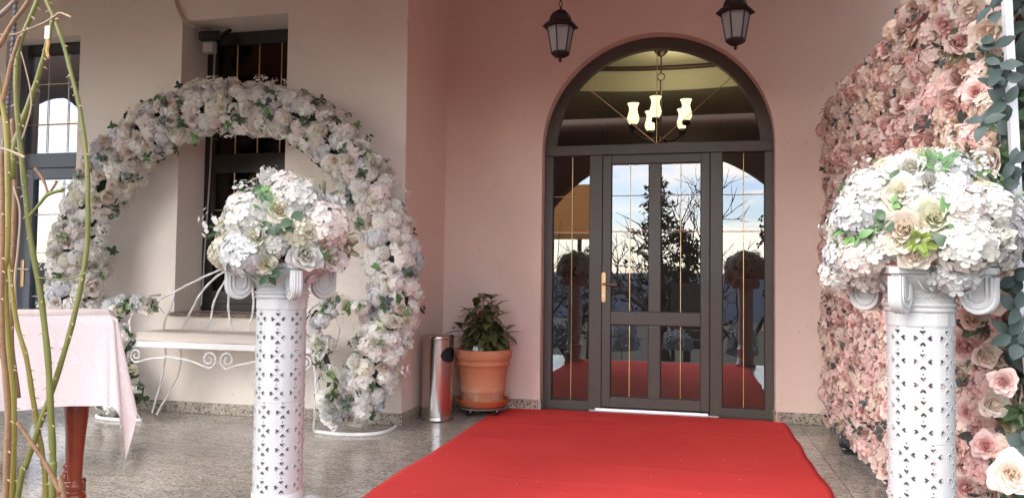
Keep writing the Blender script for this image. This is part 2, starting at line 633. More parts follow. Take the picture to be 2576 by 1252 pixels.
M['p_white'] = petal_mat('petal_white', (0.90, 0.89, 0.86), (0.87, 0.85, 0.74))
M['p_ice'] = petal_mat('petal_ice_white', (0.77, 0.78, 0.79), (0.76, 0.77, 0.75))
M['p_blush'] = petal_mat('petal_blush_white', (0.87, 0.81, 0.78), (0.85, 0.77, 0.68))
M['p_cream'] = petal_mat('petal_cream', (0.88, 0.86, 0.77), (0.88, 0.82, 0.66), 0.42)
M['p_lemon'] = petal_mat('petal_pale_lemon', (0.88, 0.89, 0.78), (0.88, 0.88, 0.68), 0.42)
M['p_peachw'] = petal_mat('petal_pale_peach', (0.88, 0.82, 0.75), (0.88, 0.76, 0.63), 0.42)
M['p_whiteb'] = petal_mat('petal_white_dimmed', (0.71, 0.70, 0.67), (0.69, 0.67, 0.57))  # bouquet petals: darker copies offsetting the strong light at the columns
M['p_iceb'] = petal_mat('petal_ice_dimmed', (0.66, 0.665, 0.665), (0.65, 0.65, 0.63))
M['p_creamb'] = petal_mat('petal_cream_dimmed', (0.80, 0.77, 0.64), (0.82, 0.76, 0.54), 0.48)
M['p_lemonb'] = petal_mat('petal_lemon_dimmed', (0.80, 0.80, 0.66), (0.82, 0.81, 0.58), 0.48)
M['p_peachb'] = petal_mat('petal_peach_dimmed', (0.80, 0.74, 0.65), (0.82, 0.71, 0.57), 0.48)
M['p_blushb'] = petal_mat('petal_blush_dimmed', (0.74, 0.68, 0.64), (0.72, 0.65, 0.56))
M['p_pink'] = petal_mat('petal_pink', (0.84, 0.66, 0.60), (0.82, 0.54, 0.48), 0.25, 0.2)
M['p_rose'] = petal_mat('petal_rose', (0.86, 0.69, 0.65), (0.86, 0.46, 0.41), 0.25, 0.15)
M['p_peach'] = petal_mat('petal_peach', (0.87, 0.76, 0.66), (0.86, 0.65, 0.51), 0.25, 0.15)
M['p_dusty'] = petal_mat('petal_dusty_pink', (0.82, 0.67, 0.61), (0.77, 0.57, 0.50), 0.25, 0.2)
M['leaf'] = leaf_mat('leaf_green', (0.022, 0.050, 0.020), (0.060, 0.120, 0.045))
M['leaf_fresh'] = leaf_mat('leaf_fresh_green', (0.06, 0.15, 0.05), (0.16, 0.30, 0.09))
M['leaf_grey'] = leaf_mat('leaf_grey_green', (0.028, 0.050, 0.045), (0.060, 0.090, 0.080), 0.6)
M['leaf_plant'] = leaf_mat('leaf_potted', (0.06, 0.072, 0.026), (0.19, 0.20, 0.075), 0.3)
M['leaf_lime'] = leaf_mat('leaf_lime', (0.14, 0.20, 0.03), (0.24, 0.32, 0.06))
M['fern_brown'] = leaf_mat('leaf_olive_brown', (0.07, 0.06, 0.02), (0.13, 0.11, 0.04))
M['cane_green'] = plain('cane_green', (0.12, 0.125, 0.022), 0.5, var=0.35, scale=14)
M['cane_yellow'] = plain('cane_yellow', (0.22, 0.18, 0.035), 0.5, var=0.35, scale=12)
M['cane_brown'] = plain('cane_brown', (0.20, 0.11, 0.055), 0.7, var=0.4, scale=16, bump=0.3, bscale=80)
M['cane_grey'] = plain('cane_grey', (0.20, 0.15, 0.12), 0.75, var=0.4, scale=16, bump=0.3, bscale=80)
M['thorn'] = plain('thorn', (0.42, 0.30, 0.20), 0.6)
M['twine'] = plain('twine', (0.36, 0.26, 0.18), 0.9)
M['bark'] = plain('bark', (0.045, 0.035, 0.028), 0.95, var=0.4, scale=8)
M['needles'] = leaf_mat('pine_needles', (0.018, 0.028, 0.014), (0.045, 0.060, 0.026), 0.7)
M['frosty'] = leaf_mat('frosted_twigs', (0.28, 0.30, 0.33), (0.55, 0.58, 0.62), 0.9)
M['hill'] = plain('far_forest_hazed', (0.030, 0.045, 0.075), 1.0, var=0.35, scale=0.02)  # distance haze put into the colour as dark blue
M['grass'] = plain('winter_grass', (0.05, 0.048, 0.03), 1.0, var=0.4, scale=0.8)
M['paving'] = plain('paving', (0.13, 0.125, 0.115), 0.85, var=0.2, scale=4)
M['fence'] = plain('dark_boards', (0.06, 0.05, 0.045), 0.8, var=0.3, scale=5)
M['awning'] = plain('orange_awning', (0.50, 0.22, 0.06), 0.8, var=0.08, scale=3)

# ------------------------------------------------------------------ setting: ground behind the porch
DW, DF, BW = 6.30, 6.42, 5.35          # door wall face, door frame face, bench wall face
g = G()
nx, ny = 60, 60
vv, ff = [], []
for j in range(ny + 1):
    for i in range(nx + 1):
        x = -260 + 520 * (i / nx)
        y = 60 - 460 * (j / ny) ** 2
        dist = max(0, -4 - y)
        z = -0.55 - 0.16 * dist if dist < 60 else -10.15 - 0.03 * (dist - 60)
        if dist > 6:
            z += 1.2 * noise.noise(Vector((x * 0.05, y * 0.05, 0)))
        vv.append((x, y, z))
for j in range(ny):
    for i in range(nx):
        a = j * (nx + 1) + i
        ff.append((a, a + nx + 1, a + nx + 2, a + 1))
g.add(vv, ff)
struct(obj('ground', g, M['grass'], smooth=True))
g = G()
vv, ff = [], []
for k in range(3):
    pass
n = 120
for j, (dist, base) in enumerate([(380, -60), (700, 4), (900, 9)]):
    for i in range(n + 1):
        a = -PI * 0.95 + 0.9 * PI * i / n
        h = base + (14 * noise.noise(Vector((i * 0.09, j, 3))) + 5 * noise.noise(Vector((i * 0.5, j, 7))) if j else 0)
        vv.append((dist * math.cos(a), dist * math.sin(a), h))
for j in range(2):
    for i in range(n):
        a = j * (n + 1) + i
        ff.append((a, a + 1, a + n + 2, a + n + 1))
g.add(vv, ff)
struct(obj('hills', g, M['hill'], smooth=True))

# porch floor with its slabs, edge and steps
FY0 = 2.40
g = G().box(-1.721, 1.9, FY0, 6.3, -0.54, -0.012).box(-9.0, -1.7212, 1.93, 6.3, -0.54, -0.012)
floor = struct(obj('floor', g, M['grout']))
TW, TL = 0.845, 1.12
tile_mesh = {}
x0 = 0.814 + TW
while x0 > -9.0:
    y0 = 6.30
    fe_ = FY0 if x0 > -1.7 else 1.93
    while y0 > fe_ + 0.02:
        ya = max(y0 - TL, fe_ - 0.02)
        ln = round(y0 - ya, 4)
        if ln not in tile_mesh:
            tg = G().box(-TW / 2 + 0.002, TW / 2 - 0.002, -ln / 2 + 0.002, ln / 2 - 0.002, -0.02, 0.0)
            tile_mesh[ln] = tg.mesh('floor_tile', M['floor'])
        link('floor_tile', tile_mesh[ln], floor, Matrix.Translation((x0 - TW / 2, (y0 + ya) / 2, 0)))
        y0 -= TL
    x0 -= TW
st = thing('porch_steps', 'grey granite steps leading down from the porch edge', 'steps', (-0.4, 2.0, -0.55))
for k in range(3):
    box('step', -1.70, 1.7, FY0 - 0.04 - 0.3 * (k + 1), FY0 - 0.04 - 0.3 * k - 0.002, -0.7, -0.17 * (k + 1), M['paving'], st)
struct(box('paving', -1.7, 1.2, -3.0, 1.3, -0.8, -0.545, M['paving']))

# ------------------------------------------------------------------ porch walls


def arch_wall(name, xa, xb, ya, yb, ztop, openings, mat, zbot=0.0, seg=40):
    """a wall along X pierced by round-headed openings (xc, half, zspring, radius or None, zsill)"""
    g = G()
    ops = sorted(openings)
    cur = xa
    strips = []
    for (xc, hw, zs, arch, sill) in ops:
        strips.append((cur, xc - hw, zbot, zbot, ztop))
        if sill > zbot:
            strips.append((xc - hw, xc + hw, zbot, zbot, sill))
        if arch:
            for i in range(seg):
                a0, a1 = PI - PI * i / seg, PI - PI * (i + 1) / seg
                strips.append((xc + hw * math.cos(a0), xc + hw * math.cos(a1), zs + hw * math.sin(a0), zs + hw * math.sin(a1), ztop))
        else:
            strips.append((xc - hw, xc + hw, zs, zs, ztop))
        cur = xc + hw
    strips.append((cur, xb, zbot, zbot, ztop))
    for (p, q, z0, z1, z2) in strips:
        g.add([(p, ya, z0), (q, ya, z1), (q, ya, z2), (p, ya, z2)], [(0, 1, 2, 3)])
        g.add([(p, yb, z0), (q, yb, z1), (q, yb, z2), (p, yb, z2)], [(0, 3, 2, 1)])
    for (xc, hw, zs, arch, sill) in ops:
        pr = [(xc - hw, sill), (xc - hw, zs)]
        if arch:
            pr += [(xc + hw * math.cos(PI - PI * i / seg), zs + hw * math.sin(PI - PI * i / seg)) for i in range(1, seg)]
        pr += [(xc + hw, zs), (xc + hw, sill)]
        if sill > zbot:
            pr.append((xc - hw, sill))
        for i in range(len(pr) - 1):
            (p, z0), (q, z1) = pr[i], pr[i + 1]
            g.add([(p, ya, z0), (q, ya, z1), (q, yb, z1), (p, yb, z0)], [(0, 3, 2, 1)])
    g.add([(xa, ya, zbot), (xa, yb, zbot), (xa, yb, ztop), (xa, ya, ztop)], [(0, 3, 2, 1)])
    g.add([(xb, ya, zbot), (xb, yb, zbot), (xb, yb, ztop), (xb, ya, ztop)], [(0, 1, 2, 3)])
    return obj(name, g, mat)


DXC, DHW, DSP = -0.300, 0.945, 2.215
ZC = 3.95
CX = -2.115
ew = arch_wall('entrance_wall', CX, 1.75, DW, 6.62, ZC, [(DXC, DHW, DSP, True, 0.0)], M['wall_pink'])
tag(ew, 'pink plaster wall around the arched entrance door', 'wall')
struct(ew)
WXL, WXR, WZ0, WZ1 = -4.09, -3.125, 0.80, 3.19
LDX0, LDX1, LDZ1 = -5.86, -5.09, 3.14
bw = arch_wall('bench_wall', -9.0, CX, BW, BW + 0.36, ZC,
               [((WXL + WXR) / 2, (WXR - WXL) / 2, WZ1, False, WZ0), ((LDX0 + LDX1) / 2, (LDX1 - LDX0) / 2, LDZ1, False, 0.0)], M['wall_grey'])
tag(bw, 'cream plaster wall behind the white bench with a tall dark window', 'wall')
struct(bw)
# the return between the two walls
rw = box('return_wall', CX - 0.3, CX + 0.003, BW + 0.003, DW - 0.003, 0, ZC - 0.002, M['wall_pink'])
tag(rw, 'narrow pink return wall between bench wall and entrance wall', 'wall')
struct(rw)
# skirting boards
SKH = 0.088


def skirt(x0, x1, y0, y1, parent):
    box('skirting', x0, x1, y0, y1, 0.001, SKH, M['skirt'], parent, bevel=0.002)


skirt(CX + 0.018, DXC - DHW - 0.012, DW - 0.014, DW + 0.02, ew)
skirt(DXC + DHW + 0.012, 1.7, DW - 0.014, DW + 0.02, ew)
skirt(-5.08, -3.35, BW - 0.014, BW + 0.02, bw)
skirt(-3.347, CX + 0.016, BW - 0.014, BW + 0.02, bw)
skirt(CX - 0.02, CX + 0.016, BW + 0.0225, DW - 0.0165, rw)
for s_ in (-1, 1):
    xx = DXC + s_ * (DHW - 0.006)
    box('skirting_return', xx - 0.007, xx + 0.007, DW - 0.010, DF - 0.004, 0.001, SKH, M['skirt'], ew)
# window sill of the tall window
box('window_sill', WXL - 0.03, WXR + 0.03, BW - 0.03, BW + 0.2, WZ0 - 0.028, WZ0 + 0.002, M['sill'], bw, bevel=0.003)

# porch ceiling and front arcade, out of direct view; extents shaped for the light
tag(struct(box('porch_ceiling', -11.0, 1.75, 3.15, 6.4, ZC, ZC + 0.15, M['roof_wood'])), 'brown wooden ceiling over the porch', 'ceiling')  # front edge placed to grade the light on the walls
tag(struct(box('porch_ceiling', -11.0, -2.70, 1.93, 3.148, ZC, ZC + 0.15, M['roof_wood'])), 'brown ceiling strip added over the table corner to block sky', 'ceiling')  # unseen strip added to keep sky out of the tall window's reflection
AR = 2.1
aw = arch_wall('arcade_wall', -2.70, 2.25, 1.62, 1.92, 4.45, [(-0.37, AR, 0.9, True, -0.6)], M['arcade'], zbot=-0.6)  # height above the arch added to block sky in the fanlight
aw2 = arch_wall('arcade_wall', -11.2, -2.702, 1.62, 1.92, ZC + .1, [(-9.32, .9, 2.85, True, -0.6), (-5.0, AR, 1.25, True, -0.6)], M['arcade'], zbot=-0.6)  # closed up to the ceiling to block sky in the tall window
tag(struct(aw2), 'brown plaster arcade bay in front of the bench, raised to block sky', 'wall')
tag(struct(aw), 'brown plaster arch in front of the entrance steps, raised to block sky', 'wall')

# grey building beyond the right side
rb = thing('side_building', 'grey rendered house side beyond the flower wall', 'building', (3.4, 6, -0.6))
box('wall', 2.9, 4.5, 1.0, 14.0, -0.6, 6.0, plain('grey_render', (0.36, 0.34, 0.33), 0.9, var=0.1, scale=2), rb)

# ------------------------------------------------------------------ entrance door
ed = thing('entrance_door', 'dark brown arched glass door with sidelights and fanlight', 'door', (DXC, DF, 0))


def X_(px):
    return at_y(px, 700, DF).x


def Z_(px, py):
    return at_y(px, py, DF).z


xl, xr = DXC - DHW + 0.003, DXC + DHW - 0.003
zt0, zt1 = 2.165, 2.255              # transom beam
zthr = 0.035
fo = ed
FY1 = DF + 0.075
box('jamb', xl, X_(1389), DF, FY1, zthr, zt0, M['frame'], ed, 0.004)
box('jamb', X_(1925), xr, DF, FY1, zthr, zt0, M['frame'], ed, 0.004)
box('mullion', X_(1482), X_(1514), DF - 0.004, FY1, zthr, zt0, M['frame'], ed, 0.004)
box('mullion', X_(1786), X_(1817), DF - 0.004, FY1, zthr, zt0, M['frame'], ed, 0.004)
box('transom', xl, xr, DF - 0.006, FY1, zt0 + 0.002, zt1, M['frame'], ed, 0.005)
box('bottom_rail', xl, X_(1514), DF - 0.002, FY1, 0.003, 0.075, M['frame'], ed, 0.004)
box('bottom_rail', X_(1786), xr, DF - 0.002, FY1, 0.003, 0.075, M['frame'], ed, 0.004)
# arched head frame
g = G()
n = 48
RI, RO = DHW - 0.098, DHW - 0.002
vv, ff = [], []
a_start = math.asin((zt1 - DSP + 0.001) / RO)
for i in range(n + 1):
    a = PI - a_start - (PI - 2 * a_start) * i / n
    for (rr, y) in ((RO, DF), (RI, DF), (RI, FY1), (RO, FY1)):
        vv.append((DXC + rr * math.cos(a), y, max(DSP + rr * math.sin(a), zt1 + 0.001)))
for i in range(n):
    for k in range(4):
        a, b = i * 4 + k, i * 4 + (k + 1) % 4
        ff.append((a, b, b + 4, a + 4))
g.add(vv, ff)
obj('arch_frame', g, M['frame'], ed, bevel=0.004)
# fanlight pane
g = G()
pts = [(DXC + (RI + 0.01) * math.cos(PI * i / 40), DSP + (RI + 0.01) * math.sin(PI * i / 40)) for i in range(41)]
pts = [(x, max(z, zt1 - 0.02)) for x, z in pts]
g.add([(x, DF + 0.035, z) for x, z in pts], [tuple(range(41))])
obj('fanlight_pane', g, M['glass_top'], ed)
zc0 = zt1 + 0.002
cxf = X_(1650)


def bar(name, p, q, y, wd, mat, parent):
    p, q = Vector((p[0], y, p[1])), Vector((q[0], y, q[1]))
    return obj(name, G().tube([p, q], wd, 6), mat, parent)


yb = DF + 0.028
bar('glazing_bar', (cxf, zc0), (cxf, DSP + RI - 0.002), yb, 0.0034, M['gold'], ed)
for ang in (136, 44):
    bar('glazing_bar', (cxf, zc0), (DXC + (RI - 0.004) * math.cos(R(ang + (2 if ang > 90 else -2))), DSP + (RI - 0.004) * math.sin(R(ang))), yb, 0.0034, M['gold'], ed)

# sidelights
zh1, zh2 = Z_(1650, 491), Z_(1650, 582)


def pane_with_bars(parent, x0, x1, z0, z1, y, hbars=(), vbar=None, glass=None):
    p = G()
    p.add([(x0, y + 0.008, z0), (x1, y + 0.008, z0), (x1, y + 0.008, z1), (x0, y + 0.008, z1)], [(0, 1, 2, 3)])
    po = obj('pane', p, glass or M['glass'], parent)
    e = 0.006
    gk = G()
    for (a, b, c, d) in ((x0, x1, z0, z0 + e), (x0, x1, z1 - e, z1), (x0, x0 + e, z0 + e, z1 - e), (x1 - e, x1, z0 + e, z1 - e)):
        gk.box(a, b, y - 0.002, y + 0.007, c, d)
    obj('gasket', gk, M['gasket'], po)
    if vbar:
        bar('glazing_bar', (vbar, z0 + e), (vbar, z1 - e), y, 0.0032, M['gold'], po)
    for h in hbars:
        bar('glazing_bar', (x0 + e, h), (x1 - e, h), y - 0.0015, 0.003, M['gold'], po)
    return po


pane_with_bars(ed, X_(1389), X_(1482), 0.075, zt0, DF + 0.03, (zh1, zh2), X_(1437))
pane_with_bars(ed, X_(1817), X_(1925), 0.075, zt0, DF + 0.03, (zh1, zh2), X_(1871))
# the door leaf
leaf = link('door_leaf', None, ed)
leaf.location = (0, 0, 0)
lf = leaf
LY, LY1 = DF - 0.016, DF + 0.05
zl0, zl1 = 0.042, zt0 - 0.004
xs = [X_(1515.5), X_(1537), X_(1632), X_(1662), X_(1763), X_(1785)]
zr0, zr1, zm0, zm1 = 0.125, zl1 - 0.075, Z_(1650, 818), Z_(1650, 785)
box('stile', xs[0], xs[1], LY, LY1, zl0, zl1, M['frame'], lf, 0.004)
box('stile', xs[4], xs[5], LY, LY1, zl0, zl1, M['frame'], lf, 0.004)
box('rail', xs[1] + .001, xs[4] - .001, LY, LY1, zl0, zr0, M['frame'], lf, 0.004)
box('rail', xs[1] + .001, xs[4] - .001, LY, LY1, zm0, zm1, M['frame'], lf, 0.004)
box('rail', xs[1] + .001, xs[4] - .001, LY, LY1, zr1, zl1, M['frame'], lf, 0.004)
box('stile', xs[2], xs[3], LY + .002, LY1, zr0 + .001, zm0 - .001, M['frame'], lf, 0.004)
box('stile', xs[2], xs[3], LY + .002, LY1, zm1 + .001, zr1 - .001, M['frame'], lf, 0.004)


def leaf_pane(x0, x1, z0, z1, hb):
    y = DF + 0.012
    g = G().add([(x0, y, z0), (x1, y, z0), (x1, y, z1), (x0, y, z1)], [(0, 1, 2, 3)])
    obj('pane', g, M['glass'], lf)
    xc = (x0 + x1) / 2
    e = 0.006
    gk = G()
    for (a, b, c, d) in ((x0, x1, z0, z0 + e), (x0, x1, z1 - e, z1), (x0, x0 + e, z0 + e, z1 - e), (x1 - e, x1, z0 + e, z1 - e)):
        gk.box(a, b, y - 0.010, y - 0.001, c, d)
    obj('gasket', gk, M['gasket'], lf)
    bar('glazing_bar', (xc, z0 + e), (xc, z1 - e), y - 0.008, 0.0032, M['gold'], lf)
    for h in hb:
        bar('glazing_bar', (x0 + e, h), (x1 - e, h), y - 0.0095, 0.003, M['silver_bar'], lf)


for (a, b) in ((xs[1], xs[2]), (xs[3], xs[4])):
    leaf_pane(a, b, zr0, zm0, ())
    leaf_pane(a, b, zm1, zr1, (zh1, zh2))
# handle plate, lever, keyhole
hx = X_(1519.5)
pc = Vector((hx, LY, 0))
z0h, z1h = Z_(1519, 760), Z_(1519, 684)
g = G()
prof = []
for i in range(20):
    a = 2 * PI * i / 20
    prof.append((hx + 0.018 * math.cos(a), (z1h - 0.018 if math.sin(a) > 0 else z0h + 0.018) + 0.018 * math.sin(a)))
g.add([(x, LY - 0.009, z) for x, z in prof] + [(x, LY + 0.001, z) for x, z in prof],
      [tuple(range(20))[::-1]] + [(i, (i + 1) % 20, (i + 1) % 20 + 20, i + 20) for i in range(20)])
obj('handle_plate', g, M['brass'], lf, bevel=0.002)
zh = Z_(1519, 714)
obj('lever', G().tube(smoothpath([(hx, LY - 0.008, zh), (hx, LY - 0.045, zh), (hx + 0.02, LY - 0.056, zh), (hx + 0.125, LY - 0.056, zh - 0.006)], 5), 0.0095, 8), plain('bronze', (0.28, 0.16, 0.10), 0.3, 0.8), lf, smooth=True)
zk = Z_(1519, 743)
obj('keyhole', G().lathe([(0.0105, -0.003), (0.0105, 0.003)], 12), M['silver_bar'], lf, mw=Matrix.Translation((hx, LY - 0.011, zk)) @ Matrix.Rotation(PI / 2, 4, 'X'))
# threshold strips
obj('threshold_strip', G().box(X_(1486), X_(1808), DF - 0.070, DF - 0.030, 0.0045, 0.018), M['alu'], ed, bevel=0.002)
obj('threshold_strip', G().box(X_(1500), X_(1782), DF - 0.029, DF - 0.017, 0.0045, 0.030), M['alu'], ed, bevel=0.002)
obj('threshold_sill', G().box(xl, xr, DW - 0.01, FY1, 0.0012, 0.0035), M['grout'], ed)
# the star hung inside the door glass
g = G()
c = at_y(1690, 420, DF + 0.06)
pp = []
for i in range(10):
    rr = 0.10 if i % 2 == 0 else 0.042
    pp.append(c + Vector((rr * math.sin(PI * i / 5), 0.0, rr * math.cos(PI * i / 5))))
g.tube(pp + [pp[0]], 0.003, 5)
for i in range(0, 10, 2):
    g.tube([c, pp[i]], 0.002, 5)
    g.tube([pp[i - 1], pp[(i + 1) % 10]], 0.002, 5)
tag(obj('star_ornament', g, M['silver_bar']), 'small wire star hanging behind the right door pane', 'ornament')

# ------------------------------------------------------------------ the hall behind the door
hall = struct(obj('hall_floor', G().box(-3.4, 2.6, 6.63, 10.6, -0.05, 0.0), plain('hall_tiles', (0.28, 0.24, 0.2), 0.3, var=0.1)))
hw_ = struct(obj('hall_walls', G().box(-3.5, -3.4, 6.63, 10.6, 0, 3.9).box(2.6, 2.7, 6.63, 10.6, 0, 3.9).box(-3.5, 2.7, 10.6, 10.7, 0, 3.9), M['wood_dark']))
struct(box('hall_ceiling', -3.5, 2.7, 6.63, 9.3, 3.62, 3.75, M['ceiling_cream']))
g = G()
arcp = [(-0.2 + 3.6 * math.sin(R(a)), 5.55 + 3.4 * math.cos(R(a))) for a in range(-62, 63, 4)]
for zz, rr, yo in ((3.60, 0.03, 0.0),):
    g.tube([(x, y + yo, zz) for x, y in arcp], rr, 8)
obj('ceiling_moulding', g, M['wood_dark'], bpy.data.objects['hall_ceiling'], smooth=True)
g = G()
for i in range(len(arcp) - 1):
    (xa, ya), (xb, yb_) = arcp[i], arcp[i + 1]
    g.add([(xa, ya + .02, 3.60), (xb, yb_ + .02, 3.60), (xb, yb_ + .12, 3.36), (xa, ya + .12, 3.36)], [(0, 1, 2, 3)])
    g.add([(xa, ya + .12, 3.36), (xb, yb_ + .12, 3.36), (xb * 1.2, 10.5, 3.36), (xa * 1.2, 10.5, 3.36)], [(0, 1, 2, 3)])
obj('ceiling_cove', g, M['ceiling_cream'], bpy.data.objects['hall_ceiling'], smooth=False)
cc = at_y(1663, 186, 8.3)
ch = thing('chandelier', 'iron chandelier with five lit tulip shades seen through the fanlight', 'chandelier', (cc.x, cc.y, 3.62))
iron = M['black_iron']
obj('ceiling_cup', G().lathe([(0.0, 3.619), (0.075, 3.619), (0.07, 3.59), (0.03, 3.55), (0.012, 3.54)], 16, (cc.x, cc.y)), iron, ch, smooth=True)
zhub = 2.93
obj('stem', G().tube([(cc.x, cc.y, 3.55), (cc.x, cc.y, 3.36)], 0.008, 8).tube([(cc.x + 0.04 * math.cos(a), cc.y, 3.32 + 0.04 * math.sin(a)) for a in np.linspace(0, 2 * PI, 16, endpoint=False)], 0.006, 6, close=True).tube([(cc.x, cc.y, 3.28), (cc.x, cc.y, 2.62)], 0.012, 8), iron, ch)
shade_p = [(1593, 287, -0.35), (1649, 270, -0.35), (1636, 305, 0.3), (1726, 277, -0.2), (1717, 300, 0.3)]
shade_em = emit_mat('lit_shade', (1.0, 0.84, 0.46), 0.5)
for (px, py, dy) in shade_p:
    p = at_y(px, py, cc.y + dy)
    prof = [(0.035, -0.11), (0.058, -0.075), (0.062, -0.04), (0.048, 0.01), (0.040, 0.05), (0.050, 0.09), (0.062, 0.11)]
    so_ = obj('shade', G().lathe([(a, p.z + b) for a, b in prof], 16, (p.x, p.y)), shade_em, ch, smooth=True)
    arm = smoothpath([(cc.x, cc.y, 2.66), ((cc.x + p.x) / 2, (cc.y + p.y) / 2, 2.60), (p.x, p.y, p.z - 0.2), (p.x, p.y, p.z - 0.11)], 6)
    obj('arm', G().tube(arm, 0.01, 6).lathe([(0.0, p.z - 0.17), (0.045, p.z - 0.15), (0.04, p.z - 0.11)], 12, (p.x, p.y)), iron, ch, smooth=True)
ld = bpy.data.lights.new('chandelier_bulb', 'POINT')
ld.energy = 3.2
ld.color = (1, 0.85, 0.55)
ld.shadow_soft_size = 0.15
lo = bpy.data.objects.new('chandelier_bulb', ld)
COL.objects.link(lo)
lo.location = (cc.x + 0.15, cc.y - 0.1, 3.22)

# ------------------------------------------------------------------ tall window in the bench wall
tw = thing('tall_window', 'tall dark window with gold glazing bars behind the flower ring', 'window', ((WXL + WXR) / 2, BW + 0.3, WZ0))
wy = BW + 0.335
fx0, fx1 = WXL + 0.002, WXR - 0.002
fdm = M['frame_dark']
wz0 = WZ0 + 0.004
for (a, b, c, d, nm) in ((fx0, fx0 + 0.10, wz0, WZ1 - .002, 'stile'), (fx1 - 0.10, fx1, wz0, WZ1 - .002, 'stile'),
                         (fx0 + .101, fx1 - .101, WZ1 - 0.11, WZ1 - .002, 'rail'), (fx0 + .101, fx1 - .101, wz0, wz0 + 0.17, 'rail'),
                         (fx0 + .101, fx1 - .101, 1.98, 2.14, 'rail')):
    box(nm, a, b, wy, wy + 0.06, c, d, fdm, tw, 0.004)
box('rail', fx0 + .13, fx1 - .13, wy - 0.012, wy - 0.001, wz0 + 0.06, wz0 + 0.10, fdm, tw, 0.004)
for (z0, z1, hb) in ((2.14, WZ1 - 0.11, ()), (wz0 + .17, 1.98, (1.66, 1.25))):
    xa, xb = fx0 + .10, fx1 - .10
    g = G().add([(xa, wy + .03, z0), (xb, wy + .03, z0), (xb, wy + .03, z1), (xa, wy + .03, z1)], [(0, 1, 2, 3)])
    po = obj('pane', g, M['glass_win'], tw)
    for k in (1, 2, 3):
        x = xa + (xb - xa) * (k - 0.15) / 3.6
        bar('glazing_bar', (x, z0), (x, z1), wy + 0.022, 0.0045, M['gold'], po)
    for h in hb:
        bar('glazing_bar', (xa, h), (xb, h), wy + 0.02, 0.004, M['gold'], po)
struct(obj('window_room', G().box(WXL - 0.25, WXR + 0.25, BW + 0.9, BW + 0.95, 0.5, 3.6).box(WXL - 0.3, WXL - 0.25, BW + 0.37, BW + 0.9, 0.5, 3.6).box(WXR + 0.25, WXR + 0.3, BW + 0.37, BW + 0.9, 0.5, 3.6).box(WXL - .3, WXR + .3, BW + .37, BW + .95, 3.4, 3.5), M['wood_dark']))
# gold leaf shapes standing in for a golden reflection on the window pane
g = G()
c = at_y(668, 462, wy + 0.12)
for k in range(60):
    a = random.uniform(0, 2 * PI)
    rr = 0.10 + random.uniform(-.03, .03)
    p = c + Vector((rr * math.cos(a), random.uniform(-.02, .02), rr * math.sin(a)))
    d = Vector((math.cos(a + .8), random.uniform(-.5, .5), math.sin(a + .8))) * 0.05
    s_ = Vector((-d.z, 0, d.x)) * 0.35
    g.add([p, p + d * .5 + s_, p + d, p + d * .5 - s_], [(0, 1, 2, 3)])
tag(obj('gold_reflection', g, plain('gold_leaf', (0.55, 0.30, 0.07), 0.5)), 'gold leaf shapes standing in for a reflection in the tall dark window', 'wreath')

# security camera, junction box and cable at the top of that window
sc = thing('security_camera', 'small dark security camera under the lintel of the tall window', 'camera', at_y(505, 90, BW + 0.1))
p = at_y(507, 92, BW + 0.06)
obj('camera_body', G().tube([p + Vector((0.10, 0.10, 0.03)), p + Vector((0, 0, 0)), p + Vector((-0.012, -0.012, -0.003))], [0.042, 0.045, 0.036], 16), M['black'], sc, smooth=False)
obj('camera_bracket', G().tube([p + Vector((0.09, 0.09, 0.02)), p + Vector((0.13, 0.16, 0.08)), p + Vector((0.13, 0.2, 0.11))], 0.016, 8), M['black'], sc)
p = at_y(528, 120, BW + 0.16)
tag(obj('junction_box', G().box(p.x - 0.045, p.x + 0.045, p.y - 0.035, p.y + 0.035, p.z - 0.05, p.z + 0.05).tube([(p.x, p.y, p.z + .05), (p.x, p.y, p.z + .07)], 0.02, 10), plain('grey_box', (0.48, 0.44, 0.42), 0.6), bevel=0.012), 'pale grey junction box beside the dark window top', 'box')
cp = [at_y(442, -40, BW - 0.01), at_y(446, 5, BW - 0.012), at_y(460, 40, BW - 0.012), at_y(478, 62, BW - 0.012), at_y(500, 70, BW + 0.05), at_y(530, 76, BW + 0.2), at_y(541, 110, BW + 0.3)]
cp2 = [at_y(541, 110, BW + .31), at_y(530, 400, BW + .31), at_y(517, 600, BW + .31), at_y(511, 700, BW + .30), at_y(506, 768, BW + .22)]
tag(obj('camera_cable', G().tube(smoothpath(cp, 6), 0.007, 6).tube(smoothpath([q + Vector((-0.016, 0, -.004)) for q in cp], 6), 0.006, 6).tube(smoothpath(cp2, 6), 0.007, 6), M['cable'], smooth=True), 'grey cable looping over the wall to the window corner', 'cable')

# ------------------------------------------------------------------ grey glazed door at the far left
gd = thing('grey_glass_door', 'blue grey glazed door with brass handle at the far left', 'door', ((LDX0 + LDX1) / 2, BW + .2, 0))
gy = BW + 0.15
a, b = LDX0 + .002, LDX1 - .002
fb = M['frame_blue']
box('jamb', a, a + .07, gy, gy + .08, .003, LDZ1 - .002, fb, gd, .004)
box('jamb', b - .05, b, gy, gy + .08, .003, LDZ1 - .002, fb, gd, .004)
box('rail', a + .071, b - .051, gy, gy + .08, LDZ1 - .09, LDZ1 - .002, M['frame_dark'], gd, .004)
box('transom', a + .071, b - .051, gy - .004, gy + .08, 2.03, 2.16, fb, gd, .004)
g = G().add([(a + .07, gy + .03, 2.16), (b - .05, gy + .03, 2.16), (b - .05, gy + .03, LDZ1 - .09), (a + .07, gy + .03, LDZ1 - .09)], [(0, 1, 2, 3)])
p1 = obj('pane', g, M['glass'], gd)
for k in (1, 2):
    x = a + .07 + (b - a - .12) * k / 3
    bar('glazing_bar', (x, 2.17), (x, LDZ1 - .1), gy + .022, .004, M['silver_bar'], p1)
